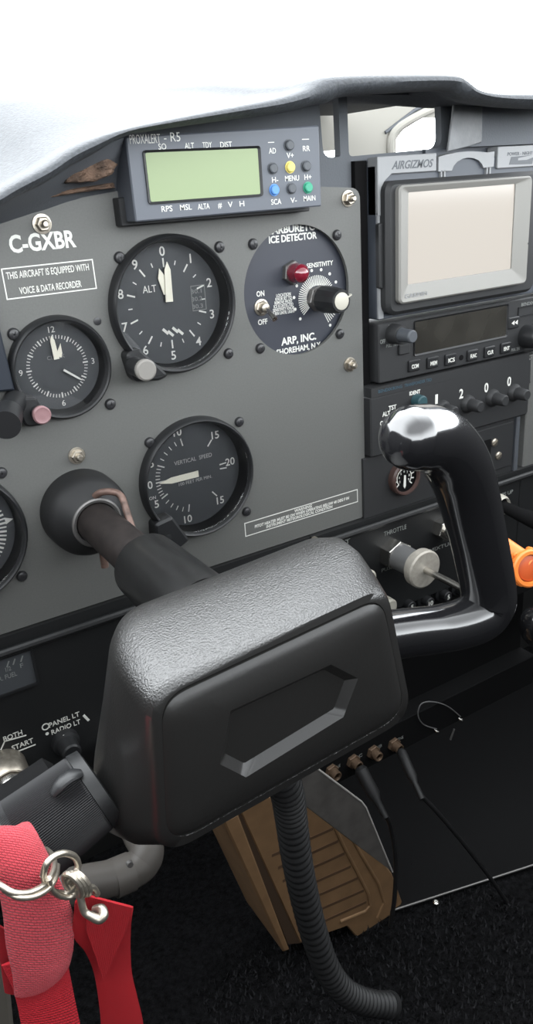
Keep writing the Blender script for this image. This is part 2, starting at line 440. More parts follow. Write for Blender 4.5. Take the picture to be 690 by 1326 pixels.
frame(root, at(1, 348, 0)[0], at(122, 350, 0)[0], (at(5, 389, 0)[2] + at(124, 374, 0)[2]) / 2, (at(2, 348, 0)[2] + at(120, 335, 0)[2]) / 2, .6)
for i, (px, py) in enumerate(((57, 290), (455, 257), (457, 473), (102, 592))):
    x, _, z = at(px, py, 4); b = B(); b.disc(x, z, [(0, 5), (.8, 5), (.9, 4.4)], 24); hexnut(b, x, z, .8, 4, 3.9, .3 * i)
    b.disc(x, z, [(3.8, 2.0), (6.5, 2.0), (7.4, 1.3)], 16); obj('mounting_nut', b, 'nickel', root, label='bright nickel nut with stud end')
b = B(); x, _, z = at(126, 416, 0); b.disc(x, z, [(0, 2.2), (.4, 2.2), (.6, 1.6)], 16); obj('rivet', b, 'screw', root)

# ---------------------------------------------------------------- instruments
def instrument(name, label, cat, x, z, ro, ri, front, deep, dialmat='dial'):
    r = thing(name, label, cat, (x, 0, z - ro))
    b = B(); b.disc(x, z, [(0, ro), (front - 3, ro - .2), (front - .8, ro - 1), (front, ro - 1.9), (front - .6, ri + .4), (front - 2, ri), (-deep, ri - 1.4)], 72, cap0=False, cap1=False)
    obj('bezel', b, 'bezel', r)
    b = B(); b.disc(x, z, [(-deep - 1, ri - .6), (-deep, ri - .6)], 64); obj('dial', b, dialmat, r)
    b = B(); b.disc(x, z, [(front - 4, ri - .2), (front - 3.4, ri - .2)], 64); obj('glass', b, 'glass', r)
    return r
OX, OZ = -2.8, 2.3     # the cases sit a little up and left within their screws
def pointer(parent, x, z, a, r0, r1, w0, w1, d, m='hand', name='pointer', tip=.2):
    """tapered pointer at clockwise angle a from twelve o'clock"""
    a = math.radians(a); sn, cs = math.sin(a), math.cos(a)
    L = [(-w0 / 2, r0), (w0 / 2, r0), (w1 / 2, r1 - (r1 - r0) * tip), (0, r1), (-w1 / 2, r1 - (r1 - r0) * tip)]
    b = B(); b.prism([(x + u * cs + v * sn, z - u * sn + v * cs) for u, v in L], d, d + .5); return obj(name, b, m, parent)
def polar(x, z, a, r): a = math.radians(a); return x + r * math.sin(a), z + r * math.cos(a)

# altimeter
D = -6; ax_, az_ = OX, OZ
r = instrument('altimeter', 'large altimeter with numerals 0 to 9 and a grey setting knob', 'altimeter', ax_, az_, 39.4, 36.2, 8, 6)
b = B()
for i in range(10):
    b.ticks(ax_, az_, i * 36, i * 36, 1, 21, 26, .9, D)
    b.ticks(ax_, az_, i * 36 + 18, i * 36 + 18, 1, 22.5, 25, .6, D)
    x, z = polar(ax_, az_, i * 36, 30); b.text(str(i), x, z, D, 5.4, bold=.01)
b.text('ALT', ax_ - 10.5, az_ + 10, D, 4.2, 8.6)
obj('dial_markings', b, 'ink', r)
x0, x1 = ax_ + 15.8, ax_ + 25.2; z0, z1 = az_ - 6.2, az_ + 8.5
b = B(); o_ = [(x0, z0), (x1, z0), (x1, z1), (x0, z1)]; b.ring(o_, inset(o_, .35), D, D + .2)
for k, t in enumerate(('30.1', '30.2', '30.3')): b.text(t, ax_ + 19.4, az_ + 5.2 - 4.4 * k, D, 2.6, 7)

obj('pressure_window', b, 'inkdim', r)
pointer(r, ax_, az_, 3, 1.5, 24, 4.6, 3.8, D + 2.2); pointer(r, ax_, az_, -10, 6, 21, 3.0, 4.6, D + 1.2, tip=.35)
b = B()
for k in range(4):
    x, z = ax_ - 3.5 + 3.2 * k, az_ - 15.5 - 1.6 * (k % 2); b.bar(x - 1.6, z + 1.6, x + 1.6, z - 1.6, 1.6, D, D + .3)
obj('warning_flag', b, 'ink', r)
b = B(); b.prism(rpoly([(-39, -19, 4), (-36, -36, 5), (-20, -38, 5), (-14, -36, 2), (-30, -18, 2)]), 0, 10, 1.5); obj('knob_lug', b, 'bezel', r)
kx, kz = -34.5, -27
b = B(); b.disc(kx, kz, [(9, 5.4), (24, 5.8)], 32); obj('adjusting_knob', b, 'bezel', r)
b = B(); b.disc(kx, kz, [(23.5, 6.0), (26, 6.0), (26.8, 5)], 32); obj('knob_cap', b, 'knobgrey', r, label='grey knob end')
S_ = 31.45
screws(r, [(-S_, S_), (S_, S_), (S_, -S_)])

# vertical speed indicator
cx, cz = 3.6 + OX, -107.6 + OZ
r = instrument('vertical_speed_indicator', 'round vertical speed gauge with long pointer lying on 0', 'gauge', cx, cz, 39.4, 36.2, 8, 6)
b = B()
for sgn in (1, -1):
    for k, a in enumerate((0, 26, 78, 130, 176)):
        if k: b.ticks(cx, cz, -90 + sgn * a, -90 + sgn * a, 1, 20.5, 25.5, .8, D)
    b.ticks(cx, cz, -90 + sgn * 5.2, -90 + sgn * 26, 5, 22.5, 25.5, .5, D); b.ticks(cx, cz, -90 + sgn * 26, -90 + sgn * 78, 6, 22.5, 25.5, .5, D)
b.ticks(cx, cz, -90, -90, 1, 19, 25.5, .8, D)
for t, a, rr in (('0', 0, 29.5), ('5', -27, 30), ('10', -78, 30.3), ('15', -129, 29.5), ('20', 176, 28.5), ('15', 131, 29.5), ('10', 77, 30.6), ('5', 27, 30)):
    x, z = polar(cx, cz, -90 + a, rr); b.text(t, x, z, D, 5.2, bold=.01)
b.text('ON', cx - 29, cz - 9, D, 2.2)
obj('dial_markings', b, 'ink', r)
b = B(); b.text('VERTICAL  SPEED', cx + 2, cz + 9.8, D, 2.8, 27); b.text('100 FEET PER MIN.', cx + 2, cz - 4.8, D, 2.2, 24); obj('dial_lettering', b, 'inkmid', r)
pointer(r, cx, cz, -90, -3.5, 24, 4.2, 4.0, D + 2, tip=.3)
b = B(); b.prism(rpoly([(cx - 36, cz - 20, 3), (cx - 37, cz - 33, 6), (cx - 24, cz - 42, 6), (cx - 14, cz - 37, 2), (cx - 24, cz - 18, 2)]), 0, 11, 1.5)
b.disc(cx - 28.5, cz - 31, [(10, 2.2), (11.4, 2.2), (11.6, 1.2)], 18); obj('zero_adjust_lug', b, 'bezel', r)
cx, cz = 3.6, -107.6
screws(r, [(cx - S_, cz + S_), (cx + S_, cz + S_), (cx + S_, cz - S_)])

# clock
cx, cz = -74.6, -22.6; D2 = -4; c2 = 23.57
r = instrument('clock', 'small panel clock with cream hands and a pink winding knob', 'clock', cx, cz, 28.6, 25.4, 7, 4)
b = B()
b.ticks(cx, cz, 0, 354, 60, 15.4, 17.3, .42, D2, skip=5)
for i in range(12): b.ticks(cx, cz, i * 30, i * 30, 1, 14.6, 17.6, .75, D2)
for t, a in (('12', 0), ('3', 90), ('6', 180), ('9', 270)):
    x, z = polar(cx, cz, a, 20.6); b.text(t, x, z, D2, 3.4)
obj('dial_markings', b, 'ink', r)
b = B(); b.text('CLOCK', cx, cz + 5.5, D2, 2.2, 10); obj('dial_lettering', b, 'inkdim', r)
pointer(r, cx, cz, -4, 4.5, 17.5, 3.0, 2.4, D2 + 1.6, name='hand'); pointer(r, cx, cz, 15, 5.5, 13, 2.4, 3.0, D2 + 1, name='hand', tip=.7)
pointer(r, cx, cz, 128, 3, 15.5, 1.2, 1.0, D2 + 2.2, name='hand', m='ink')
b = B(); b.prism(rpoly([(cx - 29, cz - 10, 3), (cx - 27, cz - 27, 5), (cx - 12, cz - 28, 4), (cx - 18, cz - 12, 2)]), 0, 9, 1.2); obj('knob_lug', b, 'bezel', r)
kx, _, kz = at(55, 538, 16)
b = B(); b.disc(kx, kz, [(7, 4.6), (14, 4.8)], 28); obj('knob_skirt', b, 'bezel', r)
b = B(); b.disc(kx, kz, [(13, 4.9), (15.4, 5.0), (16.2, 4.2), (15.9, 3.4), (16.2, 1)], 28); obj('winding_knob', b, 'pink', r, label='pink winding knob')
cx, cz = -72.6, -24.6
screws(r, [(cx - c2, cz + c2), (cx + c2, cz - c2)])

# carburettor ice detector
cx, cz = 86, -.4; D3 = -4.5
r = thing('ice_detector', 'round carburetor ice detector with red lamp, toggle and dial knob', 'ice detector', (cx, 0, cz - 40))
b = B(); b.disc(cx, cz, [(-8, 43), (D3, 43)], 64); obj('face_plate', b, 'dialblue', r)
b = B()
def tpx(b, s_, l, rr, d, h, **k):
    p0 = at(l[0], l[1], d); p1 = at(rr[0], rr[1], d)
    b.text(s_, p0[0], (p0[2] + p1[2]) / 2, d + .03, h, p1[0] - p0[0], 'L', **k)
tpx(b, 'CARBURETOR', (344, 298.5), (416, 292.5), D3, 4.4, bold=.03)
tpx(b, 'ICE DETECTOR', (348, 311.5), (410, 303), D3, 4.2, bold=.03)
obj('title_lettering', b, 'ink', r); b = B()
tpx(b, 'SENSITIVITY', (397, 345), (431, 339), D3, 3.0, bold=.015)
obj('knob_lettering', b, 'ink', r); b = B()
tpx(b, 'ON', (332, 381), (342, 379), D3, 3.4, bold=.02); tpx(b, 'OFF', (334, 418), (346, 415), D3, 3.4, bold=.02)
obj('switch_lettering', b, 'ink', r); b = B()
tpx(b, 'ARP, INC.', (364, 443), (409, 434), D3, 4.8, bold=.03)
tpx(b, 'SHOREHAM, N.Y.', (358, 456), (416, 446), D3, 3.8, bold=.02)
obj('maker_lettering', b, 'ink', r)
b = B()
for k, t in enumerate(('LOCATION', 'KNOB SET TO', 'REMOVE FROST', 'ICE IS DETECTED', 'SENSITIVITY KNOB', 'TURN UNTIL LIGHT')):
    p = at(367, 381.5 + k * 4.6, D3); b.text(t, p[0], p[2], D3 + .03, 2.0, 11 + 1.3 * k, bold=.015)
obj('instruction_lettering', b, 'ink', r)
kx, _, kz = at(410, 386, D3)
b = B()
b.ticks(kx, kz, -130, 60, 34, 8, 14.5, .55, D3 + .03); b.ticks(kx, kz, 122, 152, 7, 12, 19, .55, D3 + .03)
for k in range(9):
    x, z = polar(kx, kz, -130 + 24 * k, 18); b.disc(x, z, [(D3, 1.0), (D3 + .12, 1.0)], 10)
for k in range(2):
    x, z = polar(kx, kz, 122 + 30 * k, 21.5); b.disc(x, z, [(D3, 1.0), (D3 + .12, 1.0)], 10)
obj('sensitivity_scale', b, 'ink', r)
b = B(); b.disc(kx, kz, [(D3, 7), (1.5, 7), (2, 6.2)], 32); hexnut(b, kx, kz, D3, 0, 8.4); obj('knob_nut', b, 'darksteel', r)
b = B(); pr = [(2, 6.6), (4, 8.6), (12, 8.4), (21, 7.6), (22.5, 6.9)]; b.disc(kx, kz, pr, 14); obj('sensitivity_knob', b, 'bezel', r, smoothang=20)
b = B(); b.disc(kx, kz, [(22.4, 5.4), (23, 5.4), (23.2, 5.0)], 32); b.bar(kx + 4.4, kz + 1.6, kx + 8, kz + 3.2, 1.0, 21.2, 22.9); obj('knob_cap', b, 'cream', r, label='white knob cap')
lx, _, lz = at(377, 353, D3)
b = B(); hexnut(b, lx, lz, D3, D3 + 4, 7.6, .4); b.disc(lx, lz, [(D3 + 3, 6), (D3 + 5, 6)], 28); obj('lamp_nut', b, 'darksteel', r)
b = B(); b.disc(lx, lz, [(D3 + 4, 6), (D3 + 8, 6.2), (D3 + 11, 5.4), (D3 + 12, 5.6), (D3 + 14, 4.4), (D3 + 15.5, 2.6), (D3 + 16, .6)], 28)
obj('warning_lamp', b, 'lamp', r, label='red lamp lens')
sx_, _, sz_ = at(338, 398, D3)
b = B(); b.disc(sx_, sz_, [(D3, 5.2), (D3 + .8, 5.2), (D3 + 1.0, 4.6)], 28); hexnut(b, sx_, sz_, D3 + .8, D3 + 2.5, 4.4); b.disc(sx_, sz_, [(D3 + 2, 2.8), (D3 + 6, 2.8), (D3 + 6.4, 2.2)], 20); obj('switch_nut', b, 'nickel', r)
b = B(); b.tube([(sx_, -(D3 + 5), sz_), (sx_ + .3, -(D3 + 10), sz_ - 2.8), (sx_ + .5, -(D3 + 15), sz_ - 6)], [1.0, 1.5, 1.9], 12); obj('toggle', b, 'steel', r)
screws(r, [(cx - S_, cz + S_), (cx + S_, cz + S_), (cx - S_, cz - S_), (cx + S_, cz - S_)])

# gauge cut by the left edge
cx, cz = -149, -105.6
r = instrument('heading_gauge', 'round gauge with white tick ring cut by the left picture edge', 'gauge', cx, cz, 39.4, 36.2, 8, 6)
b = B(); b.ticks(cx, cz, 40, 160, 25, 26, 30, .9, -5.9, skip=2); b.ticks(cx, cz, 40, 160, 13, 24.5, 30, 1.2, -5.9)
for k, t in enumerate(('N', '3', '6', 'E', '12', '15', 'S')):
    x, z = polar(cx, cz, 10 + 30 * k, 20.5); b.text(t, x, z, -5.9, 4.8, rot=-math.radians(10 + 30 * k))
b.prism([polar(cx, cz, 88, 34.5), polar(cx, cz, 84, 30), polar(cx, cz, 92, 30)], -5.9, -5.7)
obj('dial_markings', b, 'ink', r)
screws(r, [(-117, -74), (-117.5, -138)])

# unit cut by the left edge beside the clock
r = thing('radio_indicator', 'dark blue-black unit with a black knob left of the clock', 'indicator', (-120, 0, -40))
b = B(); b.prism([(-150, -26), (-102.5, -29), (-104, 4), (-108, 22), (-112, 26), (-150, 24)], 0, 7, 1); obj('case', b, mat('blue_black', (.016, .020, .028), .5, spec=.3), r)
x, _, z = at(12, 525, 10)
b = B(); b.tube([(x + 5.5, -3, z + .8), (x - 3, -17, z - 3)], [6.4, 6.2], 28); obj('knob_skirt', b, 'bezel', r)
b = B(); b.tube([(x - 3, -16, z - 3), (x - 8, -30, z - 5)], [8.0, 7.6], 28); obj('knob', b, 'bezel', r)

# ================================================================ TRAFFIC DISPLAY
r = thing('traffic_display', 'collision alert display box with green screen and coloured buttons', 'display', (30, -10, 49))
b = B(); b.prism(rpoly([(-27.5, 49.5, 1.2), (92.5, 49.5, 1.2), (92.5, 93, 1.2), (-27.5, 90, 1.2)]), -4, 20, .7); obj('case', b, 'case', r)
b = B(); b.prism(rpoly([(-31, 47.5, 1), (92, 47, 1), (92, 62, 1), (-31, 62, 1)]), 0, 8, .5); obj('mount_bracket', b, 'bezel', r)
scx = [at(188, 200, 20), at(333, 190, 20), at(335, 250, 20), at(195, 263, 20)]
x0 = scx[0][0]; x1 = scx[1][0]; z0 = (scx[2][2] + scx[3][2]) / 2; z1 = (scx[0][2] + scx[1][2]) / 2
b = B(); o_ = rrect(x0 - 1.5, x1 + 1.5, z0 - 1.2, z1 + 1.2, 1.6); b.ring(o_, inset(o_, 1.3), 18, 21, 20.2); obj('screen_frame', b, 'bezel', r)
b = B(); b.prism(rrect(x0, x1, z0, z1, 1), 19, 20.25); obj('screen', b, 'lcd', r, label='pale green screen')
b = B(); DD = 20.05
tpx(b, 'PROXALERT', (168, 182), (207, 177), 20, 4.6, bold=-.005); tpx(b, '- R5', (212, 178), (233, 176), 20, 4.6, bold=-.005)
obj('title_lettering', b, 'ink', r); b = B()
for t, l, rr in (('SQ', (205, 190), (215, 189)), ('ALT', (239, 189), (251, 188)), ('TDY', (262, 188), (274, 187)), ('DIST', (285, 188), (300, 186))
                 ):
    tpx(b, t, l, rr, 20, 3.0, bold=.004)
obj('upper_screen_lettering', b, 'ink', r); b = B()
for t, l, rr in (('RPS', (209, 271), (223, 269)), ('MSL', (233, 269), (248, 267)), ('ALTA', (256, 268), (271, 266)), ('#', (282, 266), (287, 265)), ('V', (295, 265), (301, 264)), ('H', (310, 264), (316, 263))
                 ):
    tpx(b, t, l, rr, 20, 3.0, bold=.004)
obj('lower_screen_lettering', b, 'ink', r); b = B()
for t, l, rr in (('AD', (348, 196), (357, 194)), ('V+', (371, 202), (380, 200)), ('RR', (392, 193), (401, 191)), ('H-', (352, 233), (360, 232)), ('MENU', (369, 232), (387, 229)), ('H+', (394, 230), (403, 228)),
                 ('SCA', (351, 262), (364, 260)), ('V-', (376, 260), (384, 258)), ('MAIN', (393, 258), (408, 255))):
    tpx(b, t, l, rr, 20, 3.0, bold=.004)
b.box(at(347, 186, 20)[0], at(355, 186, 20)[0], 20, 20.1, at(347, 185, 20)[2], at(347, 184, 20)[2]); b.box(at(391, 182, 20)[0], at(400, 182, 20)[0], 20, 20.1, at(391, 181, 20)[2], at(391, 180, 20)[2])
obj('button_lettering', b, 'ink', r)
for px, py, m in ((375, 188, 'dkbtn'), (354, 218, 'dkbtn'), (376.5, 216.5, 'yellow'), (397, 215, 'dkbtn'), (356, 246, 'blue'), (378, 244, 'dkbtn'), (399.5, 243, 'green')):
    x, _, z = at(px, py, 21); b = B(); b.disc(x, z, [(20, 3.3), (20.4, 3.3)], 24); b.disc(x, z, [(20.2, 2.7), (21.6, 2.7), (22.1, 2.1)], 24)
    lab = {'yellow': 'yellow button', 'blue': 'blue button', 'green': 'green button'}.get(m)
    obj('button', b, m, r, label=lab)

# ================================================================ GLARESHIELD
r = thing('glareshield', 'padded grey glareshield hood with a raised hump over the opening', 'glareshield', (60, 0, 60))
top = [(-60, 288), (-20, 262), (0, 246), (20, 234), (60, 212), (90, 192), (120, 178), (160, 166), (220, 153), (300, 137), (360, 125), (398, 113), (416, 101), (440, 96), (520, 94), (588, 95), (606, 101), (622, 114), (645, 119), (700, 120), (780, 121)]
bot = [(-60, 302), (-20, 276), (0, 268), (20, 256), (60, 236), (90, 216), (120, 200), (160, 177), (220, 166), (300, 155), (360, 147), (398, 138), (420, 134), (442, 126), (520, 120), (572, 118), (588, 126), (606, 132), (645, 138), (700, 141), (780, 144)]
def resamp(L, k): return [tuple(p) for p in smooth([(a, b_, 0) for a, b_ in L], k)]
T = resamp(top, 4); Bo = resamp(bot, 4)
rings = []
for (tx, ty, _), (bx, by, _) in zip(T, Bo):
    t = Vector(at(tx, ty, 42)); q = Vector(at(bx, by, 34))
    h = t.z - q.z; pr = []
    x = lambda u: q.x + (t.x - q.x) * u
    for d, u in ((28, .05), (34, .0), (38, .08), (41.5, .25), (44, .5), (43.5, .72), (41, .88), (36, .98), (28, 1.03), (12, 1.06)):
        pr.append((x(u), -d, q.z + h * u))
    zt_ = t.z; k = max(0, min(1, (200 - tx) / 260 + .55))
    for d, up in ((-25, 9), (-80, 28), (-160, 48), (-260, 52)):
        pr.append((x(1), -d, zt_ + up * (.45 + .65 * k)))
    for d, up in ((-260, 44), (-160, 40), (-80, 20), (-25, 1)):
        pr.append((x(1), -d, zt_ + up * (.45 + .65 * k) - 2))
    pr.append((x(.8), -14, q.z + h * .55))
    rings.append(pr)
b = B(); b.loft(rings); obj('padded_hood', b, 'hood', r, smoothang=60)
# dark inner face between hood and panel
lo = [(-60, 312, -3), (-20, 291, -3), (0, 285, -3), (60, 268, -3), (100, 257, -3), (150, 243, -3), (180, 235, -8), (300, 215, -8), (410, 215, -8)]
hi = [(-60, 300, 33), (-20, 274, 33), (0, 266, 33), (60, 234, 33), (100, 206, 33), (150, 182, 30), (190, 166, -8), (300, 140, -8), (410, 126, -8)]
rg = []
for (ax_, ay_, da), (cx_, cy_, dc) in zip(lo, hi):
    p, q = Vector(at(ax_, ay_ + 9, da)), Vector(at(cx_, cy_, dc)); a_ = [p.lerp(q, u) + Vector((0, 5 * math.sin(PI * u) * (dc > 0), 0)) for u in (0, .2, .4, .6, .8, 1)]
    rg.append([tuple(v) for v in a_] + [tuple(v + Vector((0, 3, 2))) for v in a_[::-1]])
b = B(); b.loft(rg)
obj('inner_lining', b, 'hoodin', r)
# crumbled foam patch on the hood face at left
def patch(b, pts, d, th, k=7):
    c = Vector((sum(p[0] for p in pts) / len(pts), sum(p[1] for p in pts) / len(pts)))
    P = []
    for i in range(len(pts)):
        a, q = Vector(pts[i]), Vector(pts[(i + 1) % len(pts)])
        for j in range(k):
            v = a.lerp(q, j / k); v += (v - c) * random.uniform(-.05, .03); P.append(v)
    rings = []
    for s_, dd in ((1, d - 3), (1, d), (.9, d + th * .7), (.6, d + th), (.25, d + th * .9)):
        rg = []
        for v in P:
            w_ = c + (v - c) * s_; X = at(w_.x, w_.y, dd + random.uniform(-.12, .12) * th * (s_ < 1)); rg.append(X)
        rings.append(rg)
    b.loft(rings)
b = B(); patch(b, [(78, 222), (100, 210), (140, 203), (152, 212), (146, 226), (120, 236), (84, 238)], 16, 3); obj('foam_patch', b, 'rust', r, label='rusty brown crumbled foam patch')
b = B(); patch(b, [(40, 254), (100, 243), (148, 236), (150, 243), (100, 250), (44, 260)], 5, 3); obj('foam_patch', b, 'rust', r, label='rusty brown foam strip along the lower edge')

# opening under the hump
r = thing('hump_opening', 'dark surround of the small opening under the hump of the glareshield', 'opening', (190, 40, 60))
zc = 92; 
b = B(); o_ = [(110, 28), (147.8, 28), (147.8, 58), (245, 58), (245, 115), (110, 115)]
i_ = rpoly([(at(452, 207, -10)[0], 77, 3), (at(572, 195, -10)[0], 79.5, 8), (at(570, 124, -10)[0], 112, 2), (at(449, 128, -10)[0], 112, 2)], 6)
i2 = rpoly([(at(419, 207, -10)[0], 77, 7), (at(441, 207, -10)[0], 77, 2), (at(438, 130, -10)[0], 112, 2), (at(413, 145, -10)[0], 112, 2)], 6)
holed(b, o_, [i_, i2], -16, -10); obj('surround', b, 'hoodin', r)
M_['backdrop'] = mat('beige_backdrop', (.30, .29, .26), .7, spec=.1)
_n = M_['backdrop'].node_tree; _t = _n.nodes.new('ShaderNodeBsdfTranslucent'); _t.inputs[0].default_value = (.52, .50, .46, 1); _a = _n.nodes.new('ShaderNodeMixShader'); _a.inputs[0].default_value = .045
_n.links.new(_n.nodes['Principled BSDF'].outputs[0], _a.inputs[1]); _n.links.new(_t.outputs[0], _a.inputs[2]); _n.links.new(_a.outputs[0], _n.nodes['Material Output'].inputs[0])
DL = -270  # sheet standing in for the beige view inside the opening
def LP_(px, py, d=DL): p = at(px, py, d); return (p[0], p[2])
c = LP_(500, 170)
L = thing('opening_backdrop', 'pale beige liner with a rounded window hole seen through the small opening', 'backdrop', (c[0], -DL, LP_(500, 232)[1]))
holes = [rpoly([(*LP_(*q), rr) for q, rr in (((512, 206), 3), ((566, 197), 10), ((574, 152), 3), ((548, 152), 3), ((522, 168), 5), ((513, 180), 3))], 5), rpoly([(*LP_(*q), rr) for q, rr in (((420, 206), 6), ((438, 207), 3), ((438, 194), 1), ((418, 196), 1))], 4)]
b = B(); holed(b, [LP_(395, 232), LP_(612, 222), LP_(612, 118), LP_(395, 120)], holes, DL - 3, DL); obj('backdrop_sheet', b, 'backdrop', L)
pa = [LP_(*q) for q in ((505, 208), (505, 180), (516, 164), (546, 147), (580, 132))]; b = B(); b.tube(smooth([(p[0], -DL - 1, p[1]) for p in pa], 5), 4.5, 10); obj('window_trim', b, 'backdrop', L)
pa = [LP_(*q) for q in ((498, 172), (536, 143), (584, 120))]; b = B(); b.tube([(p[0], -DL - 1, p[1]) for p in pa], 1.8, 8); obj('seam', b, 'dkbtn', L)

# dark wall right of the opening, with tape
r = thing('stack_shroud', 'dark shroud above the radio stack with a piece of grey tape', 'shroud', (260, 0, 76))
b = B(); b.box(245.5, 420, -12, 0, 79, 107); b.box(232, 245.5, -9.5, 0, 79, 107); obj('shroud_sheet', b, 'hoodin', r)
q_ = B(); q_.box(138, 147.6, -26, -6, -123, 74); tag(obj('stack_rail', q_, 'matte'), 'dark upright rail between the grey panel and the radio stack', 'rail')
b = B()
P = [at(px, py, 1.5) for px, py in ((588, 135), (625, 138), (624, 184), (606, 190), (580, 196))]; b.prism([(p[0], p[2]) for p in P], 0, 1.6, .4); obj('tape_patch', b, 'tape', r, label='wrinkled grey tape')

# ================================================================ GPS
r = thing('gps_unit', 'moving map display with silver frame and screen glowing cream like a reflection', 'gps', (220, 0, -25))
b = B(); b.prism(rpoly([(148.5, -27, 2), (400, -27, 2), (400, 72, 2), (148.5, 72, 2)]), -20, 2, .6); b.box(199, 400, -20, -7, 70, 79); obj('mounting_plate', b, 'box', r)
b = B(); b.prism(rpoly([(148.5, 40, 1), (153, 40, 1), (153, 60, 4), (160, 65, 3), (199, 65, 1), (199, 76, 1), (148.5, 75.5, 1)], 3), -6, 4, .4); b.box(148.5, 153, 2, 3.4, -26, 42); obj('name_plate', b, 'gpsgrey', r)
b = B(); b.text('AIRGIZMOS', 178, 70.2, 4.05, 5.0, 36, bold=.02, italic=.35); obj('lettering', b, 'dkbtn', r)
b = B(); arc = [(200.8, 64.5), (200.8, 73.5)] + [(200.8 + 52 * i / 8, 73.8 + 2.2 * math.sin(PI * i / 8)) for i in range(1, 8)] + [(253, 75.2), (253, 65.5), (243, 65)] + [(228 + 14.5 * math.cos(PI * i / 8), 64.6 + 7.5 * math.sin(PI * i / 8)) for i in range(1, 8)] + [(213, 64.6)]
b.prism(arc[::-1], -6, 4); b.box(203, 204.2, 2, 4, 58.5, 65); b.box(206, 207.2, 2, 4, 58.5, 65); b.box(246, 247.2, 2, 4, 58.5, 65); b.box(249, 250.2, 2, 4, 58.5, 65); obj('arched_clip', b, 'gpsgrey', r)
b = B(); b.prism(rpoly([(256.5, 64, 1), (400, 64, 1), (400, 78, 1), (256.5, 78, 1)]), -6, 4, .4); obj('side_plate', b, 'gpsgrey', r)
b = B(); b.text('POWER - NIGHT', 279, 73, 4.05, 2.2, 26, bold=.02); b.prism([(268, 66), (292, 65.5), (293, 70), (286, 68.5), (277, 68.5), (277, 70), (292, 71.5), (270, 71)], 4, 4.15); obj('lettering', b, 'dkbtn', r)
b = B(); b.prism(rpoly([(150.5, -24, 9), (296, -24, 9), (294.5, 61, 8), (150.5, 61, 8)]), 0, 11, 2.5); b.prism(rrect(147.8, 152, -6, 36, 1.8), 2, 6, .8); obj('outer_bezel', b, 'avion', r)
so = rpoly([(160, -14.5, 4), (285.5, -18, 4), (276.5, 58.5, 4), (154.8, 57, 4)])
si = rpoly([(168.5, -4.5, 1), (268.5, -6.5, 1), (262.5, 53.6, 1), (164.8, 52.6, 1)])
so = rrect(157, 281, -16.5, 57.8, 4); si = rrect(166.5, 266.2, -4.6, 53.2, .8)
b = B(); b.ring(so, si, 9, 15.5, 12.8, bev=1.2); obj('silver_frame', b, 'silver', r, smoothang=25)
b = B(); b.text('GARMIN', 172, -11.6, 15.0, 3.0, 20); obj('faint_lettering', b, 'gpsgrey', r)
b = B(); b.prism(rrect(166, 267, -5, 53.8, .8), 9, 11.8); obj('screen', b, 'screen', r, label='screen glowing cream like a reflection')
b = B(); b.disc(280, 12, [(15, .8), (15.7, .8)], 10); obj('frame_pin', b, 'bezel', r)

# ================================================================ COM RADIO
r = thing('com_radio', 'black communication radio with dark display and a row of six buttons', 'radio', (225, 0, -71))
b = B(); b.prism(rpoly([(148, -71, 1.5), (400, -72, 1.5), (400, -29.5, 1.5), (148, -29.5, 1.5)]), -20, 4, .8); obj('case', b, 'avion', r)
o_ = rrect(181, 273.5, -55.2, -32.5, 1); b = B(); b.ring(rrect(179.8, 274.8, -56.4, -31.4, 1.5), o_, 3.5, 5, 4.2); obj('display_frame', b, 'bezel', r)
b = B(); b.prism(o_, 3, 4.3); obj('display', b, 'dispdark', r)
for t, px, py in (('COM', 537.5, 473.5), ('MEM', 561.5, 469.5), ('ICS', 584.5, 465.5), ('FUNC', 613, 460), ('CLR', 635, 455.5), ('ENT', 656, 450.5)):
    x, _, z = at(px, py, 6); b = B(); b.prism(rrect(x - 5.4, x + 5.4, z - 4.1, z + 4.1, 1), 3, 6, .7); k = obj('button', b, 'bezel', r)
    b = B(); b.text(t, x, z - .3, 6.05, 3.0, 6.4, bold=.02); obj('button_lettering', b, 'ink', k)
b = B(); x, _, z = at(597, 463, 4); b.disc(x, z, [(4, 2), (4.4, 2), (4.5, 1.2)], 18); obj('light_sensor', b, 'matte', r)
x, _, z = at(666, 418, 6); b = B(); b.prism(rrect(x - 6, x + 6, z - 4.4, z + 4.4, 1), 3, 6, .7); k = obj('button', b, 'bezel', r)
b = B(); [b.prism([(x + u, z - 1.8), (x + u, z + 1.8), (x + u - 3.2, z)], 6, 6.12) for u in (0, 3.6)]; obj('button_lettering', b, 'ink', k)
x, _, z = at(510, 432, 5); b = B(); b.disc(x, z, [(4, 7), (12, 6.6), (13, 6)], 32); k = obj('volume_knob', b, 'avion', r)
b = B(); b.disc(x, z, [(12, 4.8), (24, 4.4), (25, 3.6)], 24); obj('knob_cap', b, 'dkbtn', k)
x, _, z = at(686, 436, 8); b = B(); b.disc(x, z, [(4, 9.2), (16, 8.6), (17.5, 7.6)], 32); obj('tuning_knob', b, 'bezel', r)
x, _, z = at(522, 452, 4); b = B(); b.prism(rrect(x - 5, x + 5, z - 3.5, z + 3.5, 1), 3, 6, .6); obj('button', b, 'avion', r)
b = B(); tpx(b, 'OFF', (492, 443), (499, 441), 4, 3, bold=.01); tpx(b, 'VOL', (503, 423), (512, 421), 4, 2.6); tpx(b, 'PULL TEST', (500, 448), (515, 445), 4, 2.2); tpx(b, 'SQ', (517, 425), (524, 423), 4, 2.6); tpx(b, 'CHAN', (678, 424), (686, 422), 4, 2.6); tpx(b, 'PULL 25K', (662, 453), (673, 451), 4, 2.4); obj('lettering', b, 'inkdim', r)
b = B(); o_ = rrect(286, 330, -43, -35.5, .6); b.ring(o_, inset(o_, .8), 3.8, 4.8); obj('label_recess', b, 'bezel', r)
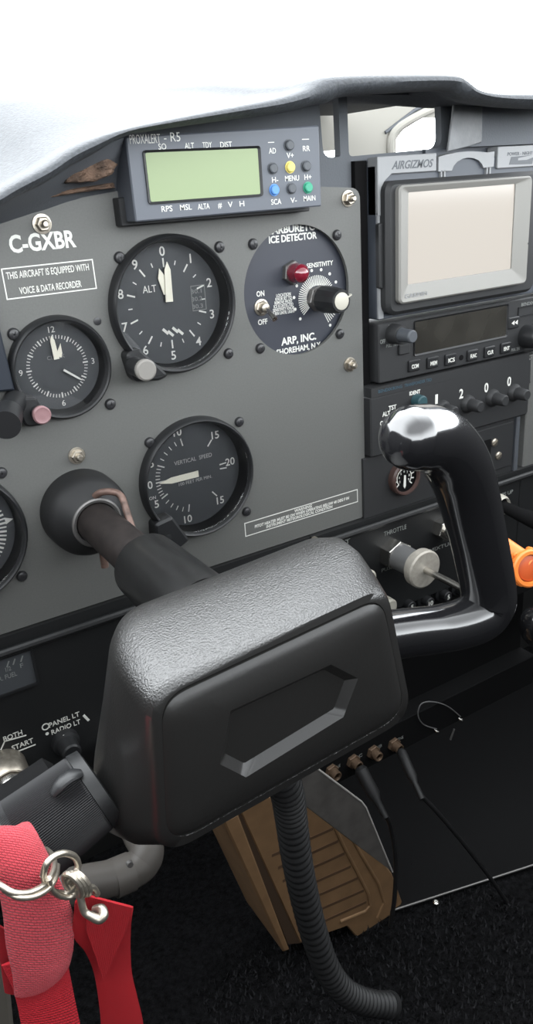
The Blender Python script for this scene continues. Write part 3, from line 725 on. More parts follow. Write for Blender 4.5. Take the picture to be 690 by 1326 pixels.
b = B(); x, _, z = at(683, 393, 4); b.text('BENDIX', x, z, 4.05, 2.6, 14); obj('maker_lettering', b, 'inkdim', r)

# ================================================================ TRANSPONDER
r = thing('transponder', 'black transponder reading 1200 above four small knobs', 'transponder', (220, 0, -124))
b = B(); b.prism(rpoly([(138.5, -123.5, 1.5), (303, -123.5, 3), (303, -97, 1), (303, -77.5, 1.5), (138.5, -79.3, 1.5)]), -20, 6, 1); obj('case', b, 'avion', r)
b = B()
for t, px, py in (('1', 565, 516.5), ('2', 597, 509.5), ('0', 629.5, 501.5), ('0', 659, 493.5)):
    x, _, z = at(px, py, 6); b = B(); b.text(t, x, z, 6.05, 7.4, 2.6 if t == '1' else 4.2, bold=.02); obj('code_digit', b, 'ink', r)
b = B()
tpx(b, 'IDENT', (530, 510), (544, 506), 6, 2.8, bold=.03)
obj('ident_lettering', b, 'ink', r); b = B()
tpx(b, 'TST', (503, 529), (513, 526), 6, 3.4, bold=.02); tpx(b, 'ALT', (495, 537), (505, 534), 6, 3.4, bold=.02); tpx(b, 'ON', (492, 549), (500, 546), 6, 3.4, bold=.02)
obj('mode_lettering', b, 'ink', r)
b = B(); p = at(486, 506, 3); b.text('BENDIX/KING', p[0], -75.6, 6.2, 2.4, 22, 'L'); b.text('TRANSPONDER TSO', p[0] + 24, -75.6, 6.2, 2.4, 26, 'L'); obj('model_lettering', b, 'inkblue', r)
b = B(); b.box(139, 300, -10, 6.1, -79.3, -72.6); obj('top_strip', b, 'avion', r)
for px, py in ((582, 534), (615, 527), (647, 519), (675, 512)):
    x, _, z = at(px, py, 14); x += 0; z += 1
    b = B(); b.disc(x, z, [(5, 7.2), (8, 6.8), (10, 5), (19, 4.4), (20, 3.6)], 28); obj('code_knob', b, 'avion', r)
x, _, z = at(541, 519, 8); b = B(); b.disc(x, z, [(5, 5), (13, 4.6), (14, 3.8)], 26); obj('ident_button', b, 'teal', r, label='dark teal button')
x, _, z = at(519, 551, 8); b = B(); b.disc(x, z, [(5, 10), (10, 9.6), (13, 7), (20, 6.4), (21, 5.5)], 30); obj('mode_knob', b, 'avion', r)

# ================================================================ SUB PANEL WITH SMALL GAUGE
r = thing('radio_sub_panel', 'black panel below the transponder with a slot and two screws', 'panel', (220, 0, -172))
b = B(); b.box(134, 292, -20, 2, -172, -124.5, .6); b.box(225, 290.5, 0, 3.2, -166, -127.5, .6); obj('panel_plate', b, 'avion', r)
b = B(); b.box(292.8, 297, -20, 4, -172, -125, .8); obj('edge_strip', b, 'dkbtn', r)
b = B(); b.box(240, 264, 3, 3.6, -160, -137); obj('slot', b, 'matte', r)
for px, py in ((640, 573), (645, 590)):
    x, _, z = at(px, py, 3.5); b = B(); b.disc(x, z, [(3, 3.4), (4.2, 3.4), (5, 2.2)], 20); b.bar(x - 2.4, z - 1.6, x + 2.4, z + 1.6, .8, 4.6, 5.2); obj('screw', b, 'nickel', r)
b = B(); b.box(305.5, 420, -6, 2, -177, -76, .8); o = obj('right_panel', b, 'panel'); tag(o, 'grey panel strip right of the transponder at the picture edge', 'panel')
x, _, z = at(525, 619, 6)
r = thing('suction_gauge', 'tiny round gauge with white needle left of the yoke grip', 'gauge', (x, 0, z - 14))
b = B(); b.disc(x, z, [(2, 13.6), (7, 13.6), (8.4, 12.6), (8.4, 11.4), (6, 10.8)], 48, cap1=False, cap0=False); obj('bezel', b, mat('brownish_rim', (.06, .035, .03), .4), r)
b = B(); b.disc(x, z, [(2, 12), (4.4, 12)], 40); obj('dial', b, 'matte', r)
b = B(); b.ticks(x, z, -130, 130, 11, 6.8, 10, .9, 4.4); 
for k in range(40):
    a0, a1 = -130 + 6.5 * k, -130 + 6.5 * (k + 1); p, q = polar(x, z, a0, 7), polar(x, z, a1, 7); b.bar(p[0], p[1], q[0], q[1], .7, 4.4, 4.5)
for k, t in enumerate('3456789'): u, v = polar(x, z, -120 + 40 * k, 5); b.text(t, u, v, 4.4, 2)
obj('dial_markings', b, 'ink', r)
pointer(r, x, z, 182, -2, 8.6, 1.6, 2.4, 5, m='ink')

# ================================================================ LOWER PANELS
def pxline(b, pts, wd, d):
    P = [at(x, y, d) for x, y in pts]
    for p, q in zip(P, P[1:]): b.bar(p[0], p[2], q[0], q[2], wd, d, d + .15)
r = thing('lower_panel', 'black lower panel lettered BOTH START PANEL LT RADIO LT', 'panel', (-80, 0, -340))
b = B(); b.box(-300, 84, -12, 6, -340, -180, .8); obj('panel_plate', b, 'matte' if 0 else 'black', r)
b = B(); b.prism([(-300, -180), (84, -180), (84, -171.5), (-300, -171.5)], -10, 3); b.tube([(-300, -8, -179), (84, -8, -179)], 2.6, 10); obj('top_rail', b, 'black', r)
b = B()
tpx(b, 'BOTH', (4, 956), (29, 949), 6, 3.6, bold=.012); tpx(b, 'START', (15, 968), (43, 959), 6, 3.6, bold=.012)
pxline(b, [(1, 971), (6, 960), (34, 952)], .8, 6); pxline(b, [(15, 976), (46, 964)], .8, 6)
obj('ignition_lettering', b, 'ink', r); b = B()
tpx(b, 'PANEL LT', (63, 938), (103, 925), 6, 3.6, bold=.012); tpx(b, 'RADIO LT', (66.5, 948), (104, 934), 6, 3.6, bold=.012)
x, _, z = at(59, 941, 6); b.ring(circle(x, z, 2.5, 24), circle(x, z, 1.7, 24), 6.02, 6.15)
x, _, z = at(61, 950, 6); b.disc(x, z, [(6, 1.1), (6.15, 1.1)], 14)
pxline(b, [(108, 926), (115, 933)], 1.6, 6); pxline(b, [(82, 966), (83, 958), (98, 951)], .8, 6)
obj('light_lettering', b, 'ink', r)
# fuel gauge
x1 = at(46, 860, 6)[0]; zt_ = at(44, 842, 6)[2]; zb_ = at(46, 884, 6)[2]
r = thing('fuel_gauge', 'dark rectangular fuel gauge at the left edge of the lower panel', 'gauge', (x1 - 25, 0, zb_))
b = B(); o_ = rrect(x1 - 50, x1, zb_ - 1, zt_ + 3, 2.5); b.ring(o_, inset(o_, 1.6), 6, 7.4); obj('bezel', b, 'bezel', r)
b = B(); b.prism(inset(o_, 1.4), 5, 6.4); obj('dial', b, 'dial', r)
b = B(); 
for px, py in ((10, 860), (18, 857), (28, 853)): p, q = at(px - 1, py + 4, 6.5), at(px + 1.5, py - 4, 6.5); b.bar(p[0], p[2], q[0], q[2], .8, 6.4, 6.5)
tpx(b, '1/2', (7, 867), (14, 865), 6.4, 3); tpx(b, 'F', (26, 862), (30, 861), 6.4, 3); tpx(b, 'R. FUEL', (-2, 878), (22, 873), 6.4, 3.2)
obj('dial_markings', b, 'inkdim', r)
# key switch and dimmer
x, _, z = at(6, 1004, 24); z -= 9; x += 2
r = thing('ignition_switch', 'nickel ignition key switch at left edge below the START lettering', 'switch', (x, 0, z - 14))
b = B(); b.disc(x, z, [(6, 14), (16, 13.6), (22, 12), (24, 10.8), (23, 9), (20, 8.6)], 40, cap1=False); obj('collar', b, 'nickel', r)
b = B(); b.disc(x, z, [(8, 8.7), (27, 8.4), (29, 7)], 32); obj('key_barrel', b, 'steel', r)
b = B(); b.box(x - .9, x + .9, 29, 29.3, z - 4.5, z + 4.5); obj('keyhole', b, 'matte', r)
x, _, z = at(88, 966, 12)
r = thing('dimmer_knob', 'black dimmer knob just below the RADIO LT lettering', 'knob', (x, 0, z - 9))
b = B(); b.disc(x, z, [(6, 9), (10, 8.6), (11, 6.6), (20, 6), (21, 5)], 32); obj('knob', b, 'bezel', r)
b = B(); b.bar(x - 1, z + 5, x - 1, z + 8, .8, 10, 10.4); obj('index_line', b, 'ink', r)

# engine control panel
r = thing('engine_panel', 'black engine control panel lettered THROTTLE behind the yoke', 'panel', (200, 0, -256))
b = B(); b.box(84.5, 296.5, -12, 8, -256, -177, .8); obj('panel_plate', b, 'black', r)
b = B(); b.prism([(84.5, -177.5), (430, -177.5), (430, -171.5), (84.5, -171.5)], -10, 5); b.tube([(84.5, -9.5, -176), (430, -9.5, -176)], 2.6, 10); obj('top_ledge', b, 'black', r)
b = B(); b.disc(85.5, -173.2, [(5, 2.6), (12, 2.6), (13, 1.8)], 16); obj('ledge_screw', b, 'nickel', r)
b = B(); b.box(297.2, 430, -12, 8, -256, -177, .8); obj('right_plate', b, 'black', r)
b = B(); tpx(b, 'CARB HEAT', (396, 716), (453, 703), 8, 4.0); tpx(b, 'THROTTLE', (497, 691), (526, 682), 8, 3.8); tpx(b, 'PUSH OPEN', (494, 737), (530, 727), 8, 3.2, bold=-.01); tpx(b, 'MIXTURE', (556, 712), (590, 702), 8, 3.4); tpx(b, 'FLAPS UP', (640, 645), (664, 635), 8, 3.6)
obj('lettering', b, 'inkdim', r)
# throttle
x, _, z = at(508, 716, 10)
r = thing('throttle_control', 'throttle with steel hex nut, round friction disc and thin rod', 'throttle', (x, 0, z - 14))
ax = Vector((0, -1, 0)); 
b = B(); hexnut(b, x, z, 8, 19, 12.4, .45); obj('hex_nut', b, 'steel', r)
b = B(); b.disc(x, z, [(18, 10.4), (38, 10)], 32); obj('sleeve', b, 'sleeve', r)
b = B(); b.disc(x, z, [(36, 10), (37, 12), (39, 12.2), (40, 14.6), (46, 14.8), (47, 13.6), (47.2, 3)], 48); obj('friction_disc', b, 'palem', r, label='nickel friction disc')
b = B(); b.disc(x, z, [(46, 2.6), (95, 2.4)], 16); obj('rod', b, 'steel', r)
b = B(); b.disc(x, z, [(93, 5), (95, 10), (104, 11), (110, 8)], 32); obj('knob', b, 'bezel', r)
# mixture control, mostly behind the grip
x, _, z = at(577, 686, 14)
r = thing('mixture_control', 'bright mixture control hidden behind the yoke grip', 'mixture control', (x, 0, z - 12))
b = B(); hexnut(b, x, z, 8, 17, 9.5); b.disc(x, z, [(17, 6), (30, 6), (31, 9), (36, 9), (37, 8)], 32); obj('hex_nut', b, 'steel', r)
b = B(); b.disc(x, z, [(36, 2.2), (60, 2.2), (61, 9), (70, 9), (72, 6)], 28); obj('knob', b, 'lamp', r)
# two cream control ends right of the yoke box
for (px, py), lb in (((478, 749), 'cream knob end beside the upper right corner of the yoke box'), ((505, 786), 'cream knob end just above the lower yoke arm')):
    x, _, z = at(px, py, 22); o = thing('heat_control', lb, 'knob', (x, 0, z - 7), None)
    b = B(); b.disc(x, z, [(6, 3), (14, 3)], 18); obj('stem', b, 'nickel', o)
    b = B(); b.disc(x, z, [(14, 5), (15, 6.6), (22, 6.6), (23.5, 5.4)], 28); obj('knob_end', b, 'cream', o)
# lower breaker strip
r = thing('breaker_panel', 'black strip under the engine panel carrying the circuit breakers', 'panel', (200, 0, -300))
b = B(); b.box(84.5, 430, -14, 4, -296, -256.5, .8); obj('panel_plate', b, 'matte', r)
for i, (px, py, t) in enumerate(((532, 785, '5'), (556, 780, '10'), (579, 772, '5'), (600, 765, '5'))):
    x, _, z = at(px, py, 12)
    o = thing('circuit_breaker', ('small breaker nearest the cream knob end above the yoke arm', 'small circuit breaker marked 10 above the yoke arm', 'small breaker marked 5 just right of the one marked 10', 'small breaker half behind the yoke grip')[i], 'breaker', (x, 0, z - 7), 'circuit breakers above the yoke arm')
    b = B(); b.disc(x, z, [(3, 7.4), (6, 7.2), (6.6, 6.2)], 28); obj('collar', b, 'bezel', o)
    b = B(); b.disc(x, z, [(6, 4.6), (13, 4.4), (13.6, 3.8)], 24); obj('button', b, 'bezel', o)
    b = B(); b.text(t, x, z, 13.65, 4.2, bold=.02); obj('amp_number', b, 'ink', o)
# flap switch
x, _, z = at(653, 656, 20)
r = thing('flap_switch', 'cream rimmed flap switch below the FLAPS UP lettering', 'switch', (x, 0, z - 10))
b = B(); b.disc(x, z, [(8, 9), (14, 9), (18, 8.4), (20, 7.2), (18, 6)], 32, cap1=False); obj('rim', b, 'cream', r)
b = B(); b.disc(x, z, [(8, 6.2), (18, 6.2)], 28); b.tube([(x, -16, z), (x + 6, -30, z - 5), (x + 12, -44, z - 9)], [4.5, 5.5, 7], 18); obj('lever', b, 'matte', r)
b = B(); b.disc(x - 4, z - 15, [(7, 2.2), (10, 2.2), (11, 1.2)], 14); obj('screw', b, 'steel', r)

# ================================================================ ORANGE CONNECTOR AND DARK BULB at right edge
r = thing('orange_connector', 'orange plastic connector with ribbed ring at the right edge', 'connector', (200, -120, -260))
a0 = Vector(at(650, 706, 104)); a1 = Vector(at(684, 729, 118))
b = B(); b.tube([a0 - (a1 - a0) * 1.2, a0, a1], 6.2, 24); obj('pipe', b, 'orange', r)
c0 = Vector(at(676, 737, 116)); axd = Vector((-.20, -.95, .20)).normalized(); 
axd = (Vector(at(690, 741, 130)) - Vector(at(668, 733, 112))).normalized()
c0 = Vector(at(683, 735, 120))
b = B(); b.lathe(c0, axd, [(-8, 9), (-7.4, 11), (0, 11.4), (.5, 12.6), (3, 12.8), (4, 11.8), (4, 9.6), (1, 9.2)], 40, cap1=False); obj('ring', b, 'orange', r)
b = B(); b.lathe(c0, axd, [(-4, 9.2), (2, 8.6), (3, 6)], 32); obj('plug', b, mat('deep_orange', (.50, .085, .02), .4), r)
u = axd.orthogonal().normalized(); v = axd.cross(u)
for k in range(6):
    an = k * PI / 3 + .35; c = c0 + (u * math.cos(an) + v * math.sin(an)) * 11.6 - axd * 3; b = B(); b.lathe(c - axd * 2.6, axd, [(0, 1.7), (.6, 2.0), (4.6, 2.0), (5.2, 1.6)], 12); obj('lug', b, 'orange', r)
c = Vector(at(700, 806, 120))
r = thing('copilot_grip', 'glossy black rounded grip at the right edge under the orange connector', 'grip', (c.x, c.y, c.z - 20))
b = B(); pth = smooth([tuple(c + Vector(q)) for q in ((60, 30, -60), (30, 14, -30), (6, 4, -8), (0, 0, 2), (4, -2, 10))], 6); b.tube(pth, [13, 13.5, 14, 14.5, 14.5] and lerp_list([13, 14, 15, 13, 5], 6), 24); obj('grip_body', b, 'yoke', r)
b = B(); b.tube([tuple(c + Vector(q)) for q in ((60, 30, -60), (140, 100, -80))], 12, 20); obj('tube', b, 'matte', r)

# ================================================================ UNDER THE PANEL
r = thing('jack_bracket', 'black bracket below the panel holding four headset jacks', 'bracket', (130, 0, -400))
b = B(); b.box(70, 330, -20, 10, -398, -366, .8); b.box(70, 330, -14, -8, -368, -296); obj('bracket_plate', b, 'matte', r)
b = B()
for t, px, py in (('PHONE', 434, 994), ('MIC', 463, 980), ('SPEAKER', 488, 968), ('PHONE', 516, 957)):
    p = at(px, py, 10); b.text(t, p[0], p[2], 10.05, 3.2, 9 + 1.2 * len(t) / 5)
obj('lettering', b, 'inkdim', r)
lbls = ('brass headset jack partly behind the loose metal plate', 'brass jack with a fat plug, second from the metal plate', 'empty brass jack between the two plugged ones', 'brass jack farthest from the metal plate, with thin cable')
JK = []
for (px, py), lb in zip(((434, 1003), (462, 990), (488, 978), (515, 968)), lbls):
    x, _, z = at(px, py, 16); JK.append((x, z)); o = thing('headset_jack', lb, 'jack', (x, 0, z - 6), 'headset jacks below the panel')
    b = B(); hexnut(b, x, z, 10, 13, 6.4); obj('nut', b, 'brass', o)
    b = B(); b.disc(x, z, [(13, 4.4), (19, 4.2), (19.4, 3.4), (17, 2.6)], 24, cap1=False); obj('barrel', b, 'brass', o)
def cable(label, jack, pts, plugr):
    x, z = jack; r = thing('headset_cable', label, 'cable', (x, -20, z - 20))
    P = [(x, -19, z)] + pts
    b = B(); d = (Vector(P[1]) - Vector(P[0])).normalized(); b.lathe(P[0], d, [(0, plugr * .6), (3, plugr), (24, plugr), (30, plugr * .55), (44, 2.6)], 20); obj('plug', b, 'rubber', r)
    path = smooth([tuple(Vector(P[0]) + d * 40)] + pts[1:], 8); b = B(); b.tube(path, 2.0, 10); obj('cord', b, 'rubber', r)
cable('black headset cable with fat plug hanging beside the metal plate', JK[1], [at(487, 1035, 40), at(505, 1068, 40), at(512, 1110, 40), at(511, 1160, 40), at(505, 1200, 38)], 5.6)
cable('thin black headset cable crossing to the lower right corner', JK[3], [at(540, 1020, 48), at(575, 1062, 55), at(628, 1128, 58), at(664, 1180, 62), at(705, 1240, 70), at(740, 1300, 80)], 4.4)
# loose wire loop
r = thing('wire_loop', 'thin loose wire loop with bright ends in the dark below the panel', 'wire', (190, 0, -400))
b = B(); b.tube(smooth([at(*q) for q in ((565, 944, 10), (548, 938, 12), (541, 925, 14), (546, 911, 16), (562, 909, 16), (580, 915, 14), (596, 928, 10))], 6), .55, 8); b.tube([at(596, 928, 10), at(598, 915, -4), at(596, 900, -12)], .5, 8); obj('wire', b, mat('grey_wire', (.12, .12, .12), .5), r)
for q in ((563, 945, 10), (594, 930, 11)):
    p = at(*q); b = B(); b.lathe(p, (0.3, -1, -.3), [(0, 1.2), (3, 1.5), (4, .8)], 12); obj('wire_end', b, 'steel', r)
b = B(); b.tube([at(588, 944, 10), at(583, 958, 10)], .9, 8); obj('tie', b, 'darksteel', r)
# metal plate
P = [at(px, py, 62) for px, py in ((300, 920), (392, 980), (409, 994), (468, 1038), (474, 1046), (508, 1129), (440, 1078), (385, 1036), (300, 1000))]
b = B(); b.prism([(p[0], p[2]) for p in P], 61, 62.6, .5); 
r = obj('metal_plate', b, 'plate'); tag(r, 'loose grey metal plate with bright edge under the yoke box', 'metal plate')
e = B(); E_ = [at(px, py, 62.4) for px, py in ((400, 987), (409, 994), (468, 1038), (474, 1046), (508, 1129))]; e.tube(E_, .75, 8); obj('bare_edge', e, 'edge', r, label='bright bare edge')
b = B(); b.tube([(p[0], -60, p[2]) for p in (at(330, 940, 60), at(320, 900, 60))] + [(-10, -20, -250), (-10, -8, -240)], 4, 10); obj('support_rod', b, 'darksteel', r)
# tan vent box
DT = 8
r = thing('vent_box', 'tan plastic vent box with slotted front standing on the floor', 'vent box', (30, 20, FLOOR))
def PT(px, py, d=DT): p = at(px, py, d); return (p[0], p[2])
fr = [PT(*q) for q in ((306, 1040), (430, 1015), (475, 1085), (508, 1132), (521, 1168), (514, 1183), (466, 1219), (449, 1200), (421, 1210), (424, 1222), (388, 1221))]
print('tan lowest', min(p[1] for p in fr))
b = B(); b.prism(fr, DT - 60, DT, 1.2); obj('front_panel', b, 'tan', r)
b = B(); b.prism([PT(*q) for q in ((286, 1060), (305, 1050), (372, 1226), (364, 1229))], DT - 60, DT + 4, 1.5); obj('left_flange', b, 'tan', r)
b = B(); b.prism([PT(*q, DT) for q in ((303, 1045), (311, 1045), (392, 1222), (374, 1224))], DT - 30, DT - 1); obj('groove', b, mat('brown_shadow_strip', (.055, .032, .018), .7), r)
dk = mat('slot_brown', (.085, .045, .022), .7)
sl = [((352, 1108), (431, 1073)), ((360, 1124), (438, 1089)), ((366, 1141), (446, 1105)), ((374, 1157), (454, 1122)), ((381, 1173), (463, 1137)), ((388, 1189), (471, 1153)), ((395, 1204), (474, 1168))]
for a, c in sl:
    p, q = PT(*a), PT(*c); b = B(); b.bar(p[0], p[1], q[0], q[1], 3.0, DT - .5, DT + .25); obj('slot', b, dk, r)
b = B(); pth = [PT(*q) for q in ((433, 1070), (446, 1098), (464, 1132), (477, 1158), (479, 1172), (472, 1180), (440, 1193))]
b.tube([(p[0], -DT, p[1]) for p in pth], 1.7, 8); obj('raised_rim', b, 'tan', r)
b = B(); pth = [PT(*q) for q in ((446, 1066), (466, 1104), (490, 1144), (497, 1168), (488, 1188))]
b.tube([(p[0], -DT, p[1]) for p in pth], 1.6, 8); obj('raised_rim', b, 'tan', r)
# black base plate on the floor
zf = FLOOR + 5
def onfloor(px, py, z):
    rr = RGT * ((px - 345) / FPX) + DWN * ((py - 663) / FPX) + FWD; t = (z - CAM.z) / rr.z; p = CAM + rr * t; return (p.x, p.y, z)
p, q = onfloor(505, 1180, zf), onfloor(700, 1117, zf)
b = B(); dx, dy = q[0] - p[0], q[1] - p[1]
P4 = [p, (p[0] + dx * 2.5, p[1] + dy * 2.5, zf), (p[0] + dx * 2.5, 225, zf), (p[0] + 10, 225, zf)]
b.add(P4 + [(x, y, FLOOR) for x, y, _ in P4], [(0, 1, 2, 3), (7, 6, 5, 4), (0, 4, 5, 1), (1, 5, 6, 2), (2, 6, 7, 3), (3, 7, 4, 0)])
o = thing('floor_plate', 'black floor plate with a thin bright edge in front of the carpet', 'plate', (p[0] + dx, p[1] + 60, FLOOR))
obj('plate_sheet', b, 'matte', o)
b = B(); b.tube([p, (p[0] + dx * 2.5, p[1] + dy * 2.5, zf)], 1.1, 8); obj('edge_strip', b, 'darksteel', o)
s_ = onfloor(572, 1176, zf)
b = B(); b.lathe((s_[0] + 0, s_[1] + 8, zf - .5), (0, 0, 1), [(0, 3), (1.2, 3), (2.2, 1.6)], 16); obj('screw', b, 'steel', o)
# corrugated hose
r = thing('corrugated_hose', 'black corrugated hose hanging from the yoke to the carpet', 'hose', (30, -120, FLOOR))
pth = smooth([at(*q) for q in ((356, 985, 182), (371, 1024, 172), (377, 1060, 165), (384, 1110, 158), (394, 1160, 152), (407, 1210, 148), (424, 1255, 146), (446, 1284, 146), (475, 1298, 147), (505, 1302, 148))], 40)
rads = [7.6 + .9 * math.sin(i * 2 * PI / 6.5) for i in range(len(pth))]
b = B(); b.tube(pth, rads, 20); obj('hose', b, 'rubber', r, smoothang=70)
e = pth[-1]; t_ = (pth[-1] - pth[-3]).normalized(); b = B(); b.lathe(e - t_ * 3, t_, [(0, 9), (4, 9), (4.4, 8), (3, 6)], 24, cap1=False); obj('end_cuff', b, 'rubber', r)

# grey pipe elbow behind the sleeve
r = thing('pipe_elbow', 'grey plastic pipe elbow behind the red ribbon', 'pipe', (-110, -150, -300))
pa = [(60, 1160, 150), (100, 1146, 150), (140, 1138, 150), (165, 1130, 150), (184, 1118, 150), (190, 1100, 146), (180, 1080, 130), (165, 1050, 90), (150, 990, 40), (146, 960, 5)]
b = B(); b.tube(smooth([at(*q) for q in pa], 8), 8.2, 24); obj('pipe', b, 'pvc', r)
p, q = Vector(at(146, 1138, 150)), Vector(at(170, 1128, 150)); b = B(); b.tube([p, q], 8.9, 24); obj('coupling', b, 'pvc', r)
p = Vector(at(168, 1119, 159)); b = B(); b.lathe(p, (0, -1, .2), [(-1, 1.6), (1, 1.4)], 12); obj('screw', b, 'darksteel', r)
# grey trim at lower left
b = B(); P = [at(px, py, 60) for px, py in ((-60, 1215), (4, 1225), (12, 1260), (26, 1400), (-60, 1400))]; b.prism([(p[0], p[2]) for p in P], 20, 60, 3); o = obj('trim_strip', b, 'sill'); tag(o, 'grey-beige trim post at the lower left corner behind the red webbing', 'trim')

# ================================================================ YOKE
HX, HZ = -76.0, -107.0
ROT = math.radians(4.0)
def L2(u, v, d):   # yoke-local to panel coordinates
    c, s_ = math.cos(ROT), math.sin(ROT); return (HX + u * c - v * s_, -d, HZ + u * s_ + v * c)
# boot on the panel
r = thing('shaft_boot', 'black round boot where the yoke shaft enters the grey panel', 'boot', (HX, 0, HZ - 26))
b = B(); b.disc(HX, HZ, [(0, 24.8), (10, 24.6), (15, 24), (19, 21.5), (22, 18.5), (26, 15.8), (27, 14.4), (26, 12.4)], 56, cap1=False); obj('boot_body', b, 'rubber', r)
b = B(); b.disc(HX, HZ, [(25.5, 15), (27.4, 14.6), (27.8, 13.6), (27.4, 12.2), (25, 11.8)], 48, cap1=False, cap0=False); obj('steel_ring', b, 'darksteel', r, label='bright steel ring')
# bent copper pin
r = thing('lock_pin', 'bent corroded copper rod hooked over the yoke shaft', 'rod', (-50, -40, -140))
pp = [at(118, 647, 22), at(130, 638, 29), at(146, 637, 33), at(157, 643, 38), (at(164, 662, 46)), at(173, 688, 56), at(188, 708, 64)]
b = B(); b.tube(smooth(pp, 8), 2.0, 14); obj('rod', b, 'copper', r)
b = B(); b.tube([at(129, 690, 20), at(133, 715, 20), at(136, 734, 20)], [1.8, 2.2, 2.4], 12); obj('rod_tail', b, 'copper', r)

yk = thing('control_yoke', 'black control yoke with boxy hub and glossy horn grip', 'yoke', (HX, -190, HZ - 60))
b = B(); b.disc(HX, HZ, [(10, 11.6), (112, 11.6)], 40); obj('shaft', b, 'shaft', yk)
b = B(); b.disc(HX, HZ, [(94, 12), (95, 15.8), (98, 17.4), (160, 18.4)], 48); obj('collar', b, mat('collar_black', (.008, .008, .008), .3, spec=.35), yk)
def sect4(tl, tr, bl, br, ztl, ztr, zb, r_, n=10, dz=0):
    return rpoly([(bl, zb - dz, r_), (br, zb, r_), (tr, ztr, r_), (tl, ztl, r_)], n)
def sect(ht, hb, zt, zb, r_, n=10): return sect4(-ht, ht + 2, -hb, hb, zt, zt, zb, r_, n)
def SR(d, *a, dz=0): return [L2(u, v, d) for u, v in sect4(*a, dz=dz)]
rings = [SR(140, -18, 20, -22, 22, 5, 5, -26, 8), SR(146, -27, 42, -40, 48, 9, 9, -40, 12), SR(153, -33, 60, -58, 68, 13.5, 12.5, -47, 15, dz=6), SR(162, -38, 67, -70, 76, 19.5, 18, -50, 17, dz=13), SR(174, -43, 68, -75, 76, 25, 22.5, -51, 18, dz=15), SR(190, -47.5, 63, -76, 71, 27.5, 25, -50.5, 17, dz=11), SR(206, -49.5, 57, -70, 66, 25, 23.5, -49.5, 15, dz=5), SR(217, -50, 53, -62, 62, 22.5, 21.5, -48.5, 14), SR(220.5, -49, 51, -60, 60, 21, 20.5, -47.5, 13), SR(221, -46, 48, -56, 56, 18, 17.5, -44, 12), SR(214, -44, 46, -54, 54, 16, 15.5, -42, 12)]
b = B(); b.loft(rings); hub = obj('hub_housing', b, 'crackle', yk, smoothang=60)
# cover with hexagonal recess
OUT = [Vector(p) for p in sect(47.4, 57.6, 18, -45, 13, 10)]
def inv(px, py, d):
    p = at(px, py, d); c, s_ = math.cos(ROT), math.sin(ROT); x, z = p[0] - HX, p[2] - HZ; return (x * c + z * s_, -x * s_ + z * c)
HEX = [inv(*q, 224) for q in ((284, 989), (318, 1006), (444, 928), (463, 878), (428, 860), (298, 920))]
def hexring(pts, k):
    c = Vector((sum(p[0] for p in pts) / 6, sum(p[1] for p in pts) / 6)); return [c + (Vector(p) - c) * k for p in pts]
def radial(poly, ang, c):
    dr = Vector((math.cos(ang), math.sin(ang))); best = 0
    n = len(poly)
    for i in range(n):
        a, q = Vector(poly[i]) - c, Vector(poly[(i + 1) % n]) - c; e = q - a
        den = dr.x * e.y - dr.y * e.x
        if abs(den) < 1e-9: continue
        t = (a.x * e.y - a.y * e.x) / den; s_ = (a.x * dr.y - a.y * dr.x) / den
        if -1e-6 <= s_ <= 1 + 1e-6 and t > best: best = t
    return c + dr * best
cc = Vector((1, -15)); N = 144
hexang = [math.atan2(p[1] - cc.y, p[0] - cc.x) for p in HEX]
angs = sorted([2 * PI * i / N - PI for i in range(N)] + hexang)
def RG(poly, d): return [L2(*radial(poly, a, cc), d) for a in angs]
def ins(poly, a): return [Vector(p) for p in inset([tuple(p) for p in poly], a)]
Hx = [Vector(p) for p in HEX]
rings = [RG(ins(OUT, .9), 215), RG(ins(OUT, .9), 219.6), RG(ins(OUT, 1.5), 220.9), RG(ins(OUT, 3), 222), RG(ins(OUT, 5.5), 222.9), RG(ins(OUT, 9), 223.6), RG(ins(Hx, -3.5), 224.3), RG(Hx, 224.3), RG(ins(Hx, 3.4), 221.2), RG([Vector((p.x * .3 + cc.x * .7, p.y * .3 + cc.y * .7)) for p in Hx], 221.2)]
b = B(); b.loft(rings); obj('hub_cover', b, 'cover', yk, smoothang=24)
# handles
def handle(sgn, off=0, nm='horn_grip'):
    pts = [((490, 825), 184, 12), ((530, 819), 186, 11.6), ((565, 815), 188, 11.6), ((600, 807), 190, 12.2), ((622, 796), 190, 13), ((632, 778), 190, 13.6), ((630, 750), 190, 13.4), ((620, 700), 191.5, 13.2), ((606, 642), 194, 13.8), ((592, 602), 198, 14.2), ((575, 578), 202, 14), ((558, 567.5), 206, 13.4), ((541, 567), 209, 13), ((528, 567.5), 211, 12.4), ((518, 568), 212, 10.4), ((511, 568.5), 212.6, 7), ((508, 568.7), 212.8, 2.5)]
    loc = [(*inv(*q, d), d) for q, d, _ in pts]
    P = smooth([L2(sgn * u - off * max(0, min(1, (i - 1) / 3)), v, d) for i, (u, v, d) in enumerate(loc)], 7); Rr = lerp_list([q[2] for q in pts], 7)
    b = B(); b.tube(P, Rr, 28); return obj(nm, b, 'yoke', yk, smoothang=80)
handle(1); handle(-1, 40)
b = B(); p = Vector(L2(66, -18, 190)); b.lathe(p, (1, 0, .2), [(-3, 4), (1, 4), (1.6, 3)], 18); obj('bushing', b, 'brass', yk)
